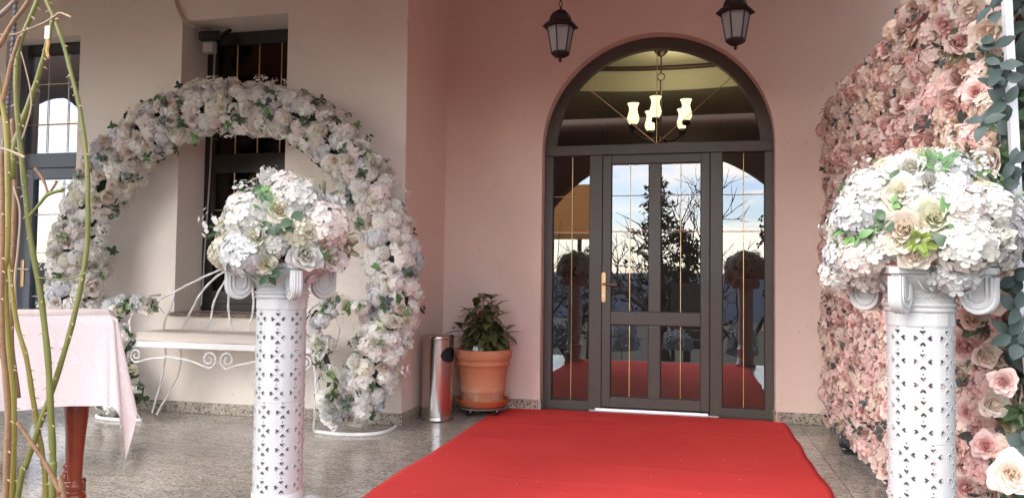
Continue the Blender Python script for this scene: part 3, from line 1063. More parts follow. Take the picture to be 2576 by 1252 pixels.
for z in (2.42, 2.78):
    bar('glazing_bar', (a + .075, z), (b - .055, z), gy + .020, .004, M['gold'], p1)
lx0, lx1 = a + .073, b - .053
box('stile', lx0, lx0 + .12, gy - .012, gy + .05, .03, 2.025, fb, gd, .004)
box('stile', lx1 - .05, lx1, gy - .012, gy + .05, .03, 2.025, fb, gd, .004)
box('rail', lx0 + .121, lx1 - .051, gy - .012, gy + .05, 1.93, 2.025, fb, gd, .004)
box('rail', lx0 + .121, lx1 - .051, gy - .012, gy + .05, .03, .22, fb, gd, .004)
g = G().add([(lx0 + .12, gy + .02, .22), (lx1 - .05, gy + .02, .22), (lx1 - .05, gy + .02, 1.93), (lx0 + .12, gy + .02, 1.93)], [(0, 1, 2, 3)])
p2 = obj('pane', g, M['glass'], gd)
xm = (lx0 + .12 + lx1 - .05) / 2
bar('glazing_bar', (xm + .06, .23), (xm + .06, 1.92), gy + .012, .004, M['silver_bar'], p2)
for z in (1.28, 1.62, .9):
    bar('glazing_bar', (lx0 + .125, z), (lx1 - .055, z), gy + .010, .004, M['silver_bar'], p2)
hxx = at_y(60, 690, gy).x
obj('handle_plate', G().box(hxx - .018, hxx + .018, gy - .022, gy - .013, .98, 1.22), M['brass'], gd, bevel=.004)
obj('lever', G().tube([(hxx, gy - .02, 1.14), (hxx, gy - .06, 1.14), (hxx + .11, gy - .06, 1.135)], .009, 8), M['silver_bar'], gd)
struct(obj('left_room', G().box(LDX0 - .3, LDX1 + .3, BW + 1.2, BW + 1.25, 0, 3.6).box(LDX0 - .3, LDX0 - .25, BW + .37, BW + 1.2, 0, 3.6).box(LDX1 + .25, LDX1 + .3, BW + .37, BW + 1.2, 0, 3.6), plain('room_grey', (0.30, 0.30, 0.30), 0.9)))
cg = G()
cn_ = 60
for i in range(cn_ + 1):
    x = lx0 + .1 + (lx1 - lx0) * i / cn_
    yy = gy + .2 + .02 * math.sin(i * 1.1) + .01 * math.sin(i * 2.3)
    cg.v += [(x, yy, .1), (x, yy, 1.95)]
    cg.t += [.5, .5]
    if i:
        k = 2 * i
        cg.f.append((k - 2, k, k + 1, k - 1))
        cg.m.append(0)
tag(obj('net_curtain', cg, plain('white_curtain', (0.6, 0.58, 0.54), 0.9), smooth=True), 'pale pleated curtain hanging inside the grey glazed door', 'curtain')

# ------------------------------------------------------------------ red carpet


def noise1(a, s):
    return noise.noise(Vector((a * s, s * 3.1, 0.7)))


g = G()
nx, ny = 60, 260
vv, ff = [], []
for j in range(ny + 1):
    v = j / ny
    y = 2.41 + (6.34 - 2.41) * v
    xa = -1.60 + 0.03 * noise1(y, 1.1) + 0.012 * noise1(y, 4.3) + (0.09 if 0 else 0)
    xb = 0.72 + 0.025 * noise1(y + 9, 1.0) + 0.012 * noise1(y + 4, 4.3)
    if y > 6.0:
        xa += (y - 6.0) * 0.30
    ya = 0
    for i in range(nx + 1):
        u = i / nx
        x = xa + (xb - xa) * u
        yy = y
        if j == ny:
            yy = 6.285 + 0.012 * noise1(x, 3) + (0.06 if DXC - DHW + .05 < x < DXC + DHW - .05 else -0.015)
        z = 0.006 + 0.004 * max(0, noise.noise(Vector((x * 0.6, y * 3.0, 1)))) + 0.004 * max(0, noise.noise(Vector((x * 1.4, y * 1.2, 5))))
        for (yk, sk, am, sd_) in ((6.05, .02, .0035, 1), (5.62, -.03, .003, 2), (5.05, .05, .004, 3), (4.55, -.02, .003, 4), (4.1, .03, .0035, 5), (3.6, -.04, .003, 6)):
            cz = (y - yk - sk * u - .03 * noise1(x, 1.3 + sd_)) / .022
            z += am * math.exp(-cz * cz) * max(0, .3 + noise1(x + sd_ * 3, 1.1))
        ed_ = min(u, 1 - u) * 2.3
        z += 0.005 * max(0, noise1(y * 2, 1.7)) * math.exp(-ed_ * 14)
        vv.append((x, yy, z))
for j in range(ny):
    for i in range(nx):
        a = j * (nx + 1) + i
        ff.append((a, a + 1, a + nx + 2, a + nx + 1))
g.add(vv, ff)
o = obj('red_carpet', g, M['carpet'], smooth=True)
sm = o.modifiers.new('solid', 'SOLIDIFY')
sm.thickness = 0.003
sm.offset = -1
tag(o, 'bright red felt carpet running up to the entrance door', 'carpet')


# ------------------------------------------------------------------ flower and leaf meshes
def make_petal(g, ang, r0_, z0, Ln, W, th, cup, curl, t0, t1, nu=4, nv=4, jit=0.0, seed=0):
    vv, tt = [], []
    rn = random.Random(seed)
    ph = rn.uniform(0, 6)
    for j in range(nv + 1):
        v = j / nv
        wv = W * (0.35 + 0.65 * math.sin(PI * (0.18 + 0.62 * v)))
        if v > 0.8:
            wv *= 1 - 0.5 * (v - 0.8) / 0.2
        th_v = th + curl * v * v
        rr = r0_ + Ln * v * math.sin((th + th_v) / 2)
        hh = z0 + Ln * v * math.cos((th + th_v) / 2)
        for i in range(nu + 1):
            u = -1 + 2 * i / nu
            ru = rr - cup * u * u * (1 - 0.4 * v) * W
            hu = hh - 0.10 * u * u * Ln * v + jit * math.sin(ph + 4 * u) * v
            la = u * wv
            ca, sa = math.cos(ang), math.sin(ang)
            vv.append((ru * ca - la * sa, ru * sa + la * ca, hu))
            tt.append(t0 + (t1 - t0) * v)
    ff = [(j * (nu + 1) + i, j * (nu + 1) + i + 1, (j + 1) * (nu + 1) + i + 1, (j + 1) * (nu + 1) + i) for j in range(nv) for i in range(nu)]
    g.add(vv, ff, tt)


def make_rose(seed, openness=1.0, full=True, nu=4, nv=3):
    rn = random.Random(seed)
    g = G()
    n = 26 if full else 17
    for i in range(n):
        f = i / (n - 1) * (1 if full else .72)
        make_petal(g, i * 2.39996 + rn.uniform(-.2, .2), .015 + .30 * f, .16 - .34 * f + rn.uniform(-.02, .02), (.42 + .22 * f) * rn.uniform(.9, 1.1), .17 + .28 * f,
                   R((-8 + 76 * f ** 1.35) * openness + rn.uniform(-4, 4)), .55 - .25 * f, R((12 + 52 * f) * openness), max(0, f * .95 - .1), min(1, f * .95 + .2), nu, nv, .03, rn.random())
    # scale to radius about 1
    a = np.array(g.v)
    s = 1.0 / np.percentile(np.hypot(a[:, 0], a[:, 1]), 97)
    g.v = [tuple(q) for q in (a * s - np.array([0, 0, 0.15])).tolist()]
    return g


def make_hydrangea(seed, n=58, ps=0.245, cover=0.62):
    rn = random.Random(seed)
    g = G()
    ga = PI * (3 - 5 ** .5)
    for i in range(n):
        zz = 1 - 2 * cover * (i + .5) / n
        rr = math.sqrt(max(0, 1 - zz * zz))
        a = ga * i + rn.uniform(-.2, .2)
        d = Vector((rr * math.cos(a), rr * math.sin(a), zz))
        p = d * 0.74 * rn.uniform(.9, 1.1)
        p.z *= 0.85
        nrm = (d + Vector((rn.uniform(-.35, .35), rn.uniform(-.35, .35), rn.uniform(-.2, .35)))).normalized()
        mt = frame_mat(p, nrm, rn.uniform(0, 6))
        fg = G()
        sz = ps * rn.uniform(.85, 1.2)
        for k in range(4):
            an = k * PI / 2 + rn.uniform(-.1, .1)
            up_ = rn.uniform(.05, .5)
            ca, sa = math.cos(an), math.sin(an)
            e_ = up_ * .8
            pts = [(0, 0, 0), (.34, -.33, .10 + e_ * .2), (.74, -.47, .14 + e_ * .6), (1.0, -.23, e_), (1.0, .23, e_), (.74, .47, .14 + e_ * .6), (.34, .33, .10 + e_ * .2), (.62, 0, .0 + e_ * .4)]
            tv = rn.uniform(-.15, .15)
            fg.add([((x * ca - y * sa) * sz, (x * sa + y * ca) * sz, z * sz * .6) for x, y, z in pts],
                   [(7, i, (i + 1) % 7) for i in range(7)], [0.1 + tv, .6 + tv, .9, 1, 1, .9, .6 + tv, .65 + tv])
        g.merge(fg, mt)
    return g


def make_leaf(g, base, d, nrm, ln, wd, t0=.4, fold=.25, bend=.3):
    d = Vector(d).normalized()
    nrm = Vector(nrm)
    s_ = d.cross(nrm)
    s_ = s_.normalized() if s_.length > 1e-5 else d.orthogonal().normalized()
    nn = s_.cross(d).normalized()
    vv, tt = [], []
    for j, (v, w_) in enumerate(((0, .06), (.22, .75), (.5, 1.0), (.78, .66), (1, .02))):
        c = Vector(base) + d * (ln * v) - nn * (bend * ln * v * v)
        for u in (-1, 0, 1):
            vv.append(c + s_ * (u * w_ * wd * .5) + nn * (abs(u) * fold * w_ * wd * .5))
            tt.append(t0 + .25 * v - (.2 if u == 0 else 0))
    g.add(vv, [(j * 3 + i, j * 3 + i + 1, j * 3 + i + 4, j * 3 + i + 3) for j in range(4) for i in range(2)], tt)


def make_sprig(seed, n=6, ln=1.0, wd=.55, spread=1.0):
    """a small fan of leaves, growing along +Z"""
    rn = random.Random(seed)
    g = G()
    g.tube([(0, 0, -.5), (0.02, 0, 0), (0.03, .02, .8)], .03, 4)
    for k in range(n):
        a = 2 * PI * k / n * 1.618 + rn.uniform(-.4, .4)
        z = .9 * k / n
        d = Vector((math.cos(a) * spread, math.sin(a) * spread, rn.uniform(.1, .7)))
        make_leaf(g, (0.02, 0.01, z), d, (0, 0, 1), ln * rn.uniform(.7, 1.05), wd * rn.uniform(.8, 1.1), rn.uniform(.2, .8), .25, rn.uniform(.1, .5))
    return g


def make_fern(seed):
    rn = random.Random(seed)
    g = G()
    for b in range(4):
        a = b * 1.7 + rn.uniform(-.4, .4)
        d = Vector((math.cos(a) * .7, math.sin(a) * .7, 1)).normalized()
        g.tube([(0, 0, -.3), d * .5, d * 1.2 + Vector((math.cos(a) * .15, math.sin(a) * .15, -.05))], .018, 3)
        s_ = d.cross(Vector((0, 0, 1))).normalized()
        for k in range(9):
            v = .25 + .1 * k
            for sg in (-1, 1):
                make_leaf(g, d * v, (d * .7 + s_ * sg), (0, 0, 1), .32 * (1.2 - .8 * k / 9), .09, rn.uniform(.2, .8), .1, .2)
    return g


def make_baby(seed):
    """spray of tiny white blossoms"""
    rn = random.Random(seed)
    g = G()
    for b in range(14):
        d = Vector((rn.uniform(-1, 1), rn.uniform(-1, 1), rn.uniform(.5, 1.3))).normalized() * rn.uniform(.7, 1.2)
        mt = frame_mat(d, d, rn.uniform(0, 6), .17)
        fg = G()
        for k in range(5):
            an = k * 2 * PI / 5
            ca, sa = math.cos(an), math.sin(an)
            fg.add([((x * ca - y * sa), (x * sa + y * ca), z) for x, y, z in ((0, 0, 0), (.6, -.4, .2), (1, 0, .3), (.6, .4, .2))], [(0, 1, 2, 3)], [.6, 1, 1, 1])
        g.merge(fg, mt)
    return g


NV = 4
roses = [make_rose(i, 0.66 + .10 * i) for i in range(NV)]
buds = [make_rose(20 + i, 0.5, False) for i in range(2)]
peonies = [make_rose(40 + i, 0.48 + .07 * i, True, 4, 4) for i in range(3)]
hyds = [make_hydrangea(i) for i in range(NV)]
sprigs = [make_sprig(i) for i in range(NV)]
broad = [make_sprig(30 + i, 4, 1.3, .8, 1.1) for i in range(NV)]
ferns = [make_fern(i) for i in range(3)]
babies = [make_baby(i) for i in range(2)]
_cache = {}


def fm(kind, gs, i, mat):
    k = (kind, id(gs), i, mat)
    if k not in _cache:
        _cache[k] = gs[i].mesh(kind, M[mat], kind != 'x')
    return _cache[k]


def put(kind, gs, mat, parent, loc, nrm, sc):
    i = random.randrange(len(gs))
    o = link(kind, fm(kind, gs, i, mat), parent, frame_mat(loc, nrm, random.uniform(0, 6.28), sc))
    if kind == 'blossom_spray':
        o['kind'] = 'stuff'
    return o


def jit(v, a):
    return (Vector(v).normalized() + Vector((random.uniform(-a, a), random.uniform(-a, a), random.uniform(-a, a)))).normalized()


# ------------------------------------------------------------------ white bench with its arch frame
WI = M['white_iron']
RY = 5.06
BY0, BY1 = 4.80, 5.16
pcs = [(192, 830, 80), (198, 740, 84), (205, 640, 82), (232, 540, 78), (285, 440, 76), (365, 350, 76), (470, 290, 74), (560, 270, 72), (640, 272, 70), (730, 290, 68), (815, 335, 68), (888, 405, 68), (940, 490, 68), (975, 590, 68), (995, 690, 68), (985, 790, 68), (955, 890, 70), (915, 980, 68), (880, 1040, 62)]
core = [at_y(x, y, RY) for x, y, _ in pcs]
# left leg of the ring curves in to its foot like the right one
xc_ring = (core[3].x + core[-6].x) / 2
core = [Vector((-4.28, RY, 0.10)), Vector((-4.52, RY, 0.35))] + core
rad = [0.15, 0.175] + [h / 1900 * 5.25 for *_, h in pcs]
bench = thing('arch_bench', 'white wrought iron bench with beige cushion under the flower ring', 'bench', (-3.4, 5.0, 0))
for dy, nm in ((-.09, 'arch_tube'), (.09, 'arch_tube')):
    obj(nm, G().tube(smoothpath([p + Vector((0, dy, 0)) for p in core], 5), 0.011, 8), WI, bench, smooth=True)
# seat
sl, sr = at_y(327, 860, BY0), at_y(786, 880, BY0)
sz = (sl.z + sr.z) / 2 - 0.005
g = G()
ni, nj = 40, 12
vv, ff = [], []
for j in range(nj + 1):
    for i in range(ni + 1):
        u, v = i / ni, j / nj
        e = min(u * 28, (1 - u) * 28, v * 9, (1 - v) * 9, 1)
        vv.append((sl.x + (sr.x - sl.x) * u, BY0 + (BY1 - BY0) * v, sz + .024 + .062 * math.sqrt(max(0, 1 - (1 - e) ** 2)) + .006 * noise.noise(Vector((u * 6, v * 3, 0)))))
for j in range(nj):
    for i in range(ni):
        a = j * (ni + 1) + i
        ff.append((a, a + 1, a + ni + 2, a + ni + 1))
g.add(vv, ff)
obj('cushion', g, M['cushion'], bench, smooth=True)
obj('seat_frame', G().box(sl.x, sr.x, BY0 - .012, BY0 + .012, sz - .022, sz + .022).box(sl.x, sr.x, BY1 - .012, BY1 + .012, sz - .022, sz + .022)
    .box(sl.x, sl.x + .024, BY0 + .013, BY1 - .013, sz - .02, sz + .02).box(sr.x - .024, sr.x, BY0 + .013, BY1 - .013, sz - .02, sz + .02).box(sl.x + .03, sr.x - .03, BY0 + .013, BY1 - .013, sz + .002, sz + .0235), WI, bench, bevel=.003)


def spiral(c, r, start, turns, n=22, sgn=1):
    out = []
    for i in range(n + 1):
        t = i / n
        a = start + sgn * turns * 2 * PI * t
        q = r * (1 - .78 * t)
        out.append(Vector((c[0] + q * math.cos(a), c[1], c[2] + q * math.sin(a))))
    return out


def rod(name, pts, r=.0085, tw=.5, sub=6):
    return obj(name, G().tube(smoothpath(pts, sub), r, 4, tw), WI, bench)


# apron scrolls under the seat
xc = (sl.x + sr.x) / 2
zz = sz - .022
r_ = 0.062
for s_ in (-1, 1):
    cpt = (xc + s_ * (r_ + .012), BY0, zz - r_ - .008)
    sp = spiral(cpt, r_, -PI / 2, 1.5, 26, -1 if s_ < 0 else 1)
    # the scroll rolls back towards the middle, then runs out along the wave to the end scroll
    ex = sl.x if s_ < 0 else sr.x
    c2 = (ex - s_ * (.055), BY0, zz - .06)
    sp2 = spiral(c2, .052, -PI / 2, 1.4, 24, 1 if s_ < 0 else -1)
    mid = [Vector((cpt[0] + (c2[0] - cpt[0]) * t, BY0, (cpt[2] - r_) * (1 - t) + (c2[2] - .052) * t + .055 * math.sin(PI * t))) for t in (.15, .32, .5, .68, .85)]
    sp = spiral(cpt, r_, -PI / 2, 1.5, 26, 1 if s_ > 0 else -1)
    sp = spiral(cpt, r_, -PI / 2, 1.5, 26, -s_)
    sp2 = spiral(c2, .052, -PI / 2, 1.4, 24, s_)
    rod('apron_scroll', sp[::-1] + mid + sp2, .0075, .45, 2)
# fan of back rods
BK = BY1 + .02
fan = [[(398, 760), (480, 712), (562, 674)], [(458, 830), (500, 745), (545, 695), (592, 668), (640, 655)], [(528, 832), (538, 760), (570, 700), (620, 662)], [(583, 832), (574, 770), (582, 715), (610, 680), (640, 664)]]
mid_x = at_y(606, 750, BK).x
top_c = Vector((mid_x, BK, at_y(606, 655, BK).z))
for k, f_ in enumerate(fan):
    pts = [at_y(x, y, BK) for x, y in f_]
    pts = [p for p in pts if p.x < mid_x - .004] + [Vector((mid_x - .01, BK, pts[-1].z + .02 * (3 - k)))]
    if k == 0:
        pts = [Vector((sl.x + .02, BK, pts[0].z - .10))] + pts
    rod('back_rod', pts, .009, .5)
    rod('back_rod', [Vector((2 * mid_x - p.x, p.y, p.z)) for p in pts], .009, .5)
rod('back_post', [(sl.x + .02, BK, sz), (sl.x - .01, BK, sz + .12), (sl.x + .07, BK, sz + .32), (sl.x + .02, BK, sz + .40)])
rod('back_post', [(sr.x - .02, BK, sz), (sr.x + .01, BK, sz + .12), (sr.x - .07, BK, sz + .32), (sr.x - .02, BK, sz + .40)])
# legs, feet and scrolls
for s_, ex in ((-1, sl.x), (1, sr.x)):
    rod('leg', [(ex, BY0, sz - .02), (ex + s_ * .03, BY0, sz - .2), (ex + s_ * .03, BY0, sz - .36), (ex - s_ * .03, BY0 + .1, .02)])
    rod('leg', [(ex - s_ * .03, BY1, sz - .02), (ex - s_ * .01, BY1, sz - .25), (ex + s_ * .08, BY1, .02)])
    rod('leg', [(ex - s_ * .16, BY1, sz - .02), (ex - s_ * .15, BY1, sz - .25), (ex + s_ * .0, BY1 - .05, .02)])
    rod('arm_post', [(ex - s_ * .02, BY0, sz + .02), (ex + s_ * .01, BY0, sz + .16), (ex - s_ * .04, BY0, sz + .26), (ex + s_ * .02, BY0 + .1, sz + .33), (ex + s_ * .05, BK, sz + .35)])
    fx = ex + s_ * .02
    foot = [(fx - s_ * .05, BY0 + .12, .012), (fx + s_ * .10, BY0 + .08, .012), (fx + s_ * .30, BY0 + .10, .012), (fx + s_ * .42, BY0 + .20, .012), (fx + s_ * .44, BY0 + .36, .012), (fx + s_ * .42, BY1 + .10, .012)]
    obj('foot_rail', G().tube(smoothpath(foot, 8), .014, 8), WI, bench, smooth=True)
    rod('foot_scroll', spiral((fx + s_ * .085, BY0 + .1, .072), .05, -PI / 2, 1.4, 24, s_), .0085, .45, 2)
    rod('foot_scroll', spiral((fx + s_ * .06, BY0 + .1, .175), .045, PI, 1.4, 24, s_), .0085, .45, 2)

# ------------------------------------------------------------------ flower ring on the bench
ring = thing('flower_ring', 'large ring of white artificial flowers arching over the bench', 'flower ring', (-3.4, RY, 0.1))
pth = smoothpath(core, 6)
# arclength sampling
cum = [0]
for i in range(1, len(pth)):
    cum.append(cum[-1] + (pth[i] - pth[i - 1]).length)
rp = []
for i in range(len(pth)):
    f_ = i / (len(pth) - 1) * (len(core) - 1)
    k = min(int(f_), len(core) - 2)
    rp.append(rad[k] + (rad[k + 1] - rad[k]) * (f_ - k))
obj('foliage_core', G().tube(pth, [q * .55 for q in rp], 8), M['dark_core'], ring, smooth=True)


def ring_point(s, ang, off=1.0):
    s = max(0, min(s, cum[-1] - 1e-4))
    k = int(np.searchsorted(cum, s, 'right')) - 1
    f_ = (s - cum[k]) / (cum[k + 1] - cum[k])
    p = pth[k].lerp(pth[k + 1], f_)
    d = (pth[k + 1] - pth[k]).normalized()
    fr = Vector((0, -1, 0))
    sd_ = d.cross(fr).normalized()
    nrm = fr * math.cos(ang) + sd_ * math.sin(ang)
    return p + nrm * rp[k] * off, nrm, d


LR = cum[-1]
wmix = ['p_white'] * 6 + ['p_blush'] * 3 + ['p_ice'] + ['p_cream']
cnt = 0
HN = 275
placed = []


def spread_point(lo, hi, o0, o1, tries=14):
    """of several random spots on the ring take the one farthest from those already used"""
    best = None
    for _ in range(tries):
        c_ = ring_point(LR * random.random(), random.uniform(lo, hi), random.uniform(o0, o1))
        dd = min([(c_[0] - q).length_squared for q in placed] or [9])
        if best is None or dd > best[0]:
            best = (dd, c_)
    placed.append(best[1][0])
    return best[1]


for k in range(HN):
    p, nrm, d = spread_point(-1.75, 1.75, .68, .80) if k < 262 else ring_point(LR * random.random(), random.uniform(1.9, 4.4), .75)
    put('hydrangea', hyds, random.choice(wmix), ring, p, jit(nrm, .35), random.uniform(.070, .102))
for k in range(150):
    p, nrm, d = spread_point(-1.5, 1.5, .82, 1.0, 6)
    kind = random.random()
    put('rose', roses if kind < .35 else peonies if kind < .8 else buds, random.choice(['p_white', 'p_cream', 'p_blush', 'p_white', 'p_ice', 'p_white', 'p_peachw']), ring, p, jit(nrm, .45), random.uniform(.042, .066))
for k in range(180):
    s = LR * random.random()
    p, nrm, d = ring_point(s, random.uniform(-1.9, 1.9), random.uniform(.82, 1.04))
    put('leaf_sprig', sprigs, random.choice(['leaf', 'leaf', 'leaf', 'leaf_grey', 'leaf_fresh']), ring, p, jit(nrm, .8), random.uniform(.034, .062))
for k in range(40):
    p, nrm, d = ring_point(LR * random.random(), random.uniform(-1.6, 1.6), random.uniform(.85, 1.0))
    put('blossom_spray', babies, random.choice(['p_white', 'p_lemon']), ring, p, jit(nrm, .4), random.uniform(.05, .08))


# the two garlands on the arm rests
def garland(label, path, rads, seed, nh, nr, nl):
    random.seed(seed)
    pts = smoothpath(path, 6)
    t_ = thing('arm_garland', label, 'garland', pts[-1], 'garlands on the bench arms')
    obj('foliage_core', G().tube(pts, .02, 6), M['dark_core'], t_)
    n_ = len(pts)
    for kind, c_ in (('hydrangea', nh), ('rose', nr), ('leaf_sprig', nl)):
        for k in range(c_):
            i = random.randrange(n_)
            a = random.uniform(-1.6, 1.6)
            rr = rads * random.uniform(.4, 1)
            nrm = Vector((math.sin(a) * .9, -math.cos(a), random.uniform(-.4, .6))).normalized()
            p = pts[i] + nrm * rr
            if kind == 'hydrangea':
                put(kind, hyds, random.choice(['p_white', 'p_ice', 'p_white']), t_, p, nrm, random.uniform(.05, .07))
            elif kind == 'rose':
                put(kind, random.choice([roses, roses, buds]), random.choice(['p_white', 'p_cream', 'p_lemon', 'p_white', 'p_ice']), t_, p, jit(nrm, .4), random.uniform(.045, .062))
            else:
                put(kind, random.choice([sprigs, broad]), random.choice(['leaf', 'leaf', 'leaf_fresh']), t_, p, jit(nrm, .8), random.uniform(.035, .06))
    return t_


AY = BY0 + .02
garland('white rose garland on the bench arm beside the grey glass door',
        [at_y(x, y, AY) for x, y in ((385, 770), (340, 762), (300, 770), (292, 810), (318, 850), (310, 905), (330, 965), (345, 1010))], .07, 3, 12, 34, 30)
garland('white rose garland on the bench arm beside the steel bin',
        [at_y(x, y, AY) for x, y in ((905, 775), (865, 762), (825, 775), (803, 830), (815, 885), (830, 940), (828, 1000), (840, 1050))], .065, 5, 10, 30, 34)
random.seed(21)


# ------------------------------------------------------------------ pedestal columns
def heart(c, ang, s, n=16):
    out = []
    for i in range(n):
        t = 2 * PI * i / n
        x = 16 * math.sin(t) ** 3 / 16
        y = (13 * math.cos(t) - 5 * math.cos(2 * t) - 2 * math.cos(3 * t) - math.cos(4 * t)) / 16
        # tip points to the centre of the clover
        ca, sa = math.cos(ang - PI / 2), math.sin(ang - PI / 2)
        out.append((c[0] + s * (x * ca - y * sa), c[1] + s * (x * sa + y * ca)))
    return out


def inside(p, poly):
    x, y = p
    r = False
    j = len(poly) - 1
    for i in range(len(poly)):
        if (poly[i][1] > y) != (poly[j][1] > y) and x < (poly[j][0] - poly[i][0]) * (y - poly[i][1]) / (poly[j][1] - poly[i][1]) + poly[i][0]:
            r = not r
        j = i
    return r


def lattice_cell():
    holes = [heart((.262 * math.cos(a), .262 * math.sin(a)), a, .122) for a in (0, PI / 2, PI, 1.5 * PI)]
    holes += [[(cx + .042 * math.cos(2 * PI * i / 8), cy + .042 * math.sin(2 * PI * i / 8)) for i in range(8)] for cx, cy in ((0, .455), )]
    holes += [[(.022 * math.cos(2 * PI * i / 6), .022 * math.sin(2 * PI * i / 6)) for i in range(6)]]
    co, ed = [], []
    for h in holes:
        o = len(co)
        co += h
        ed += [(o + i, o + (i + 1) % len(h)) for i in range(len(h))]
    for i in range(9):
        for j in range(9):
            p = (-.5 + i / 8, -.5 + j / 8)
            if not any(inside(p, h) for h in holes) and (i in (0, 8) or j in (0, 8) or min(math.hypot(p[0] - q[0], p[1] - q[1]) for h in holes for q in h) > .03):
                co.append(p)
    r = delaunay_2d_cdt([Vector(c) for c in co], ed, [], 0, 1e-5)
    V, F = r[0], r[2]
    out = []
    for f in F:
        c = sum((V[i] for i in f), Vector((0, 0))) / len(f)
        if not any(inside(c, h) for h in holes):
            out.append(tuple(f))
    # raised rims round the hearts
    rims = [[(x, y) for x, y in h] for h in holes[:4]]
    return V, out, rims


cellV, cellF, cellR = lattice_cell()
SR = 0.0925


def lattice(z_top, rows, pitch, shift):
    g = G()
    nn = 8
    for r_i in range(rows):
        for k in range(nn):
            vv = []
            for v in cellV:
                a = 2 * PI * (k + .5 + v.x + shift) / nn
                vv.append((SR * math.cos(a), SR * math.sin(a), z_top - pitch * (r_i + .5 - v.y)))
            g.add(vv, cellF)
    bm = bmesh.new()
    me = g.mesh('lattice_shaft', M['thin_plastic'])
    bm.from_mesh(me)
    bmesh.ops.remove_doubles(bm, verts=bm.verts, dist=.0004)
    bm.to_mesh(me)
    bm.free()
    return me


def rims(z_top, rows, pitch, shift):
    g = G()
    for r_i in range(rows):
        for k in range(8):
            for h in cellR:
                pts = []
                for (x, y) in h[::1]:
                    a = 2 * PI * (k + .5 + x + shift) / 8
                    pts.append((SR * 1.012 * math.cos(a), SR * 1.012 * math.sin(a), z_top - pitch * (r_i + .5 - y)))
                g.tube(pts, .0014, 3, close=True)
    return g


mt_, t_, b_ = new_mat('thin_white_plastic')
b_.inputs['Base Color'].default_value = (0.58, 0.585, 0.58, 1)
b_.inputs['Roughness'].default_value = 0.42
tl_ = N(t_, 'ShaderNodeBsdfTranslucent')
tl_.inputs[0].default_value = (0.8, 0.8, 0.78, 1)
mx_ = N(t_, 'ShaderNodeMixShader')
mx_.inputs[0].default_value = 0.22
L(t_, b_.outputs[0], mx_.inputs[1])
L(t_, tl_.outputs[0], mx_.inputs[2])
L(t_, mx_.outputs[0], t_.nodes['Material Output'].inputs[0])
M['thin_plastic'] = mt_
ZL, PT = 0.974, 0.0695
seg_a, seg_b = lattice(ZL, 5, PT, 0.0), lattice(ZL - 5 * PT - .0008, 5, PT, .35)
rim_a, rim_b = rims(ZL, 5, PT, 0.0).mesh('heart_rim', M['white_plastic'], True), rims(ZL - 5 * PT - .0008, 5, PT, .35).mesh('heart_rim', M['white_plastic'], True)


def stadium(wd, h, n=14):
    """U-shaped outline: flat at the top, round at the bottom"""
    pts = [(-wd, 0), ]
    for i in range(n + 1):
        a = PI + PI * i / n
        pts.append((wd * math.cos(a), -h + wd + wd * math.sin(a)))
    pts.append((wd, 0))
    return pts


def prism(g, outline, th, mat):
    n = len(outline)
    v = [(x, -th / 2, z) for x, z in outline] + [(x, th / 2, z) for x, z in outline]
    q = G().add(v, [tuple(range(n)), tuple(range(n, 2 * n))[::-1]] + [(i + n, (i + 1) % n + n, (i + 1) % n, i) for i in range(n)])
    g.merge(q, mat)


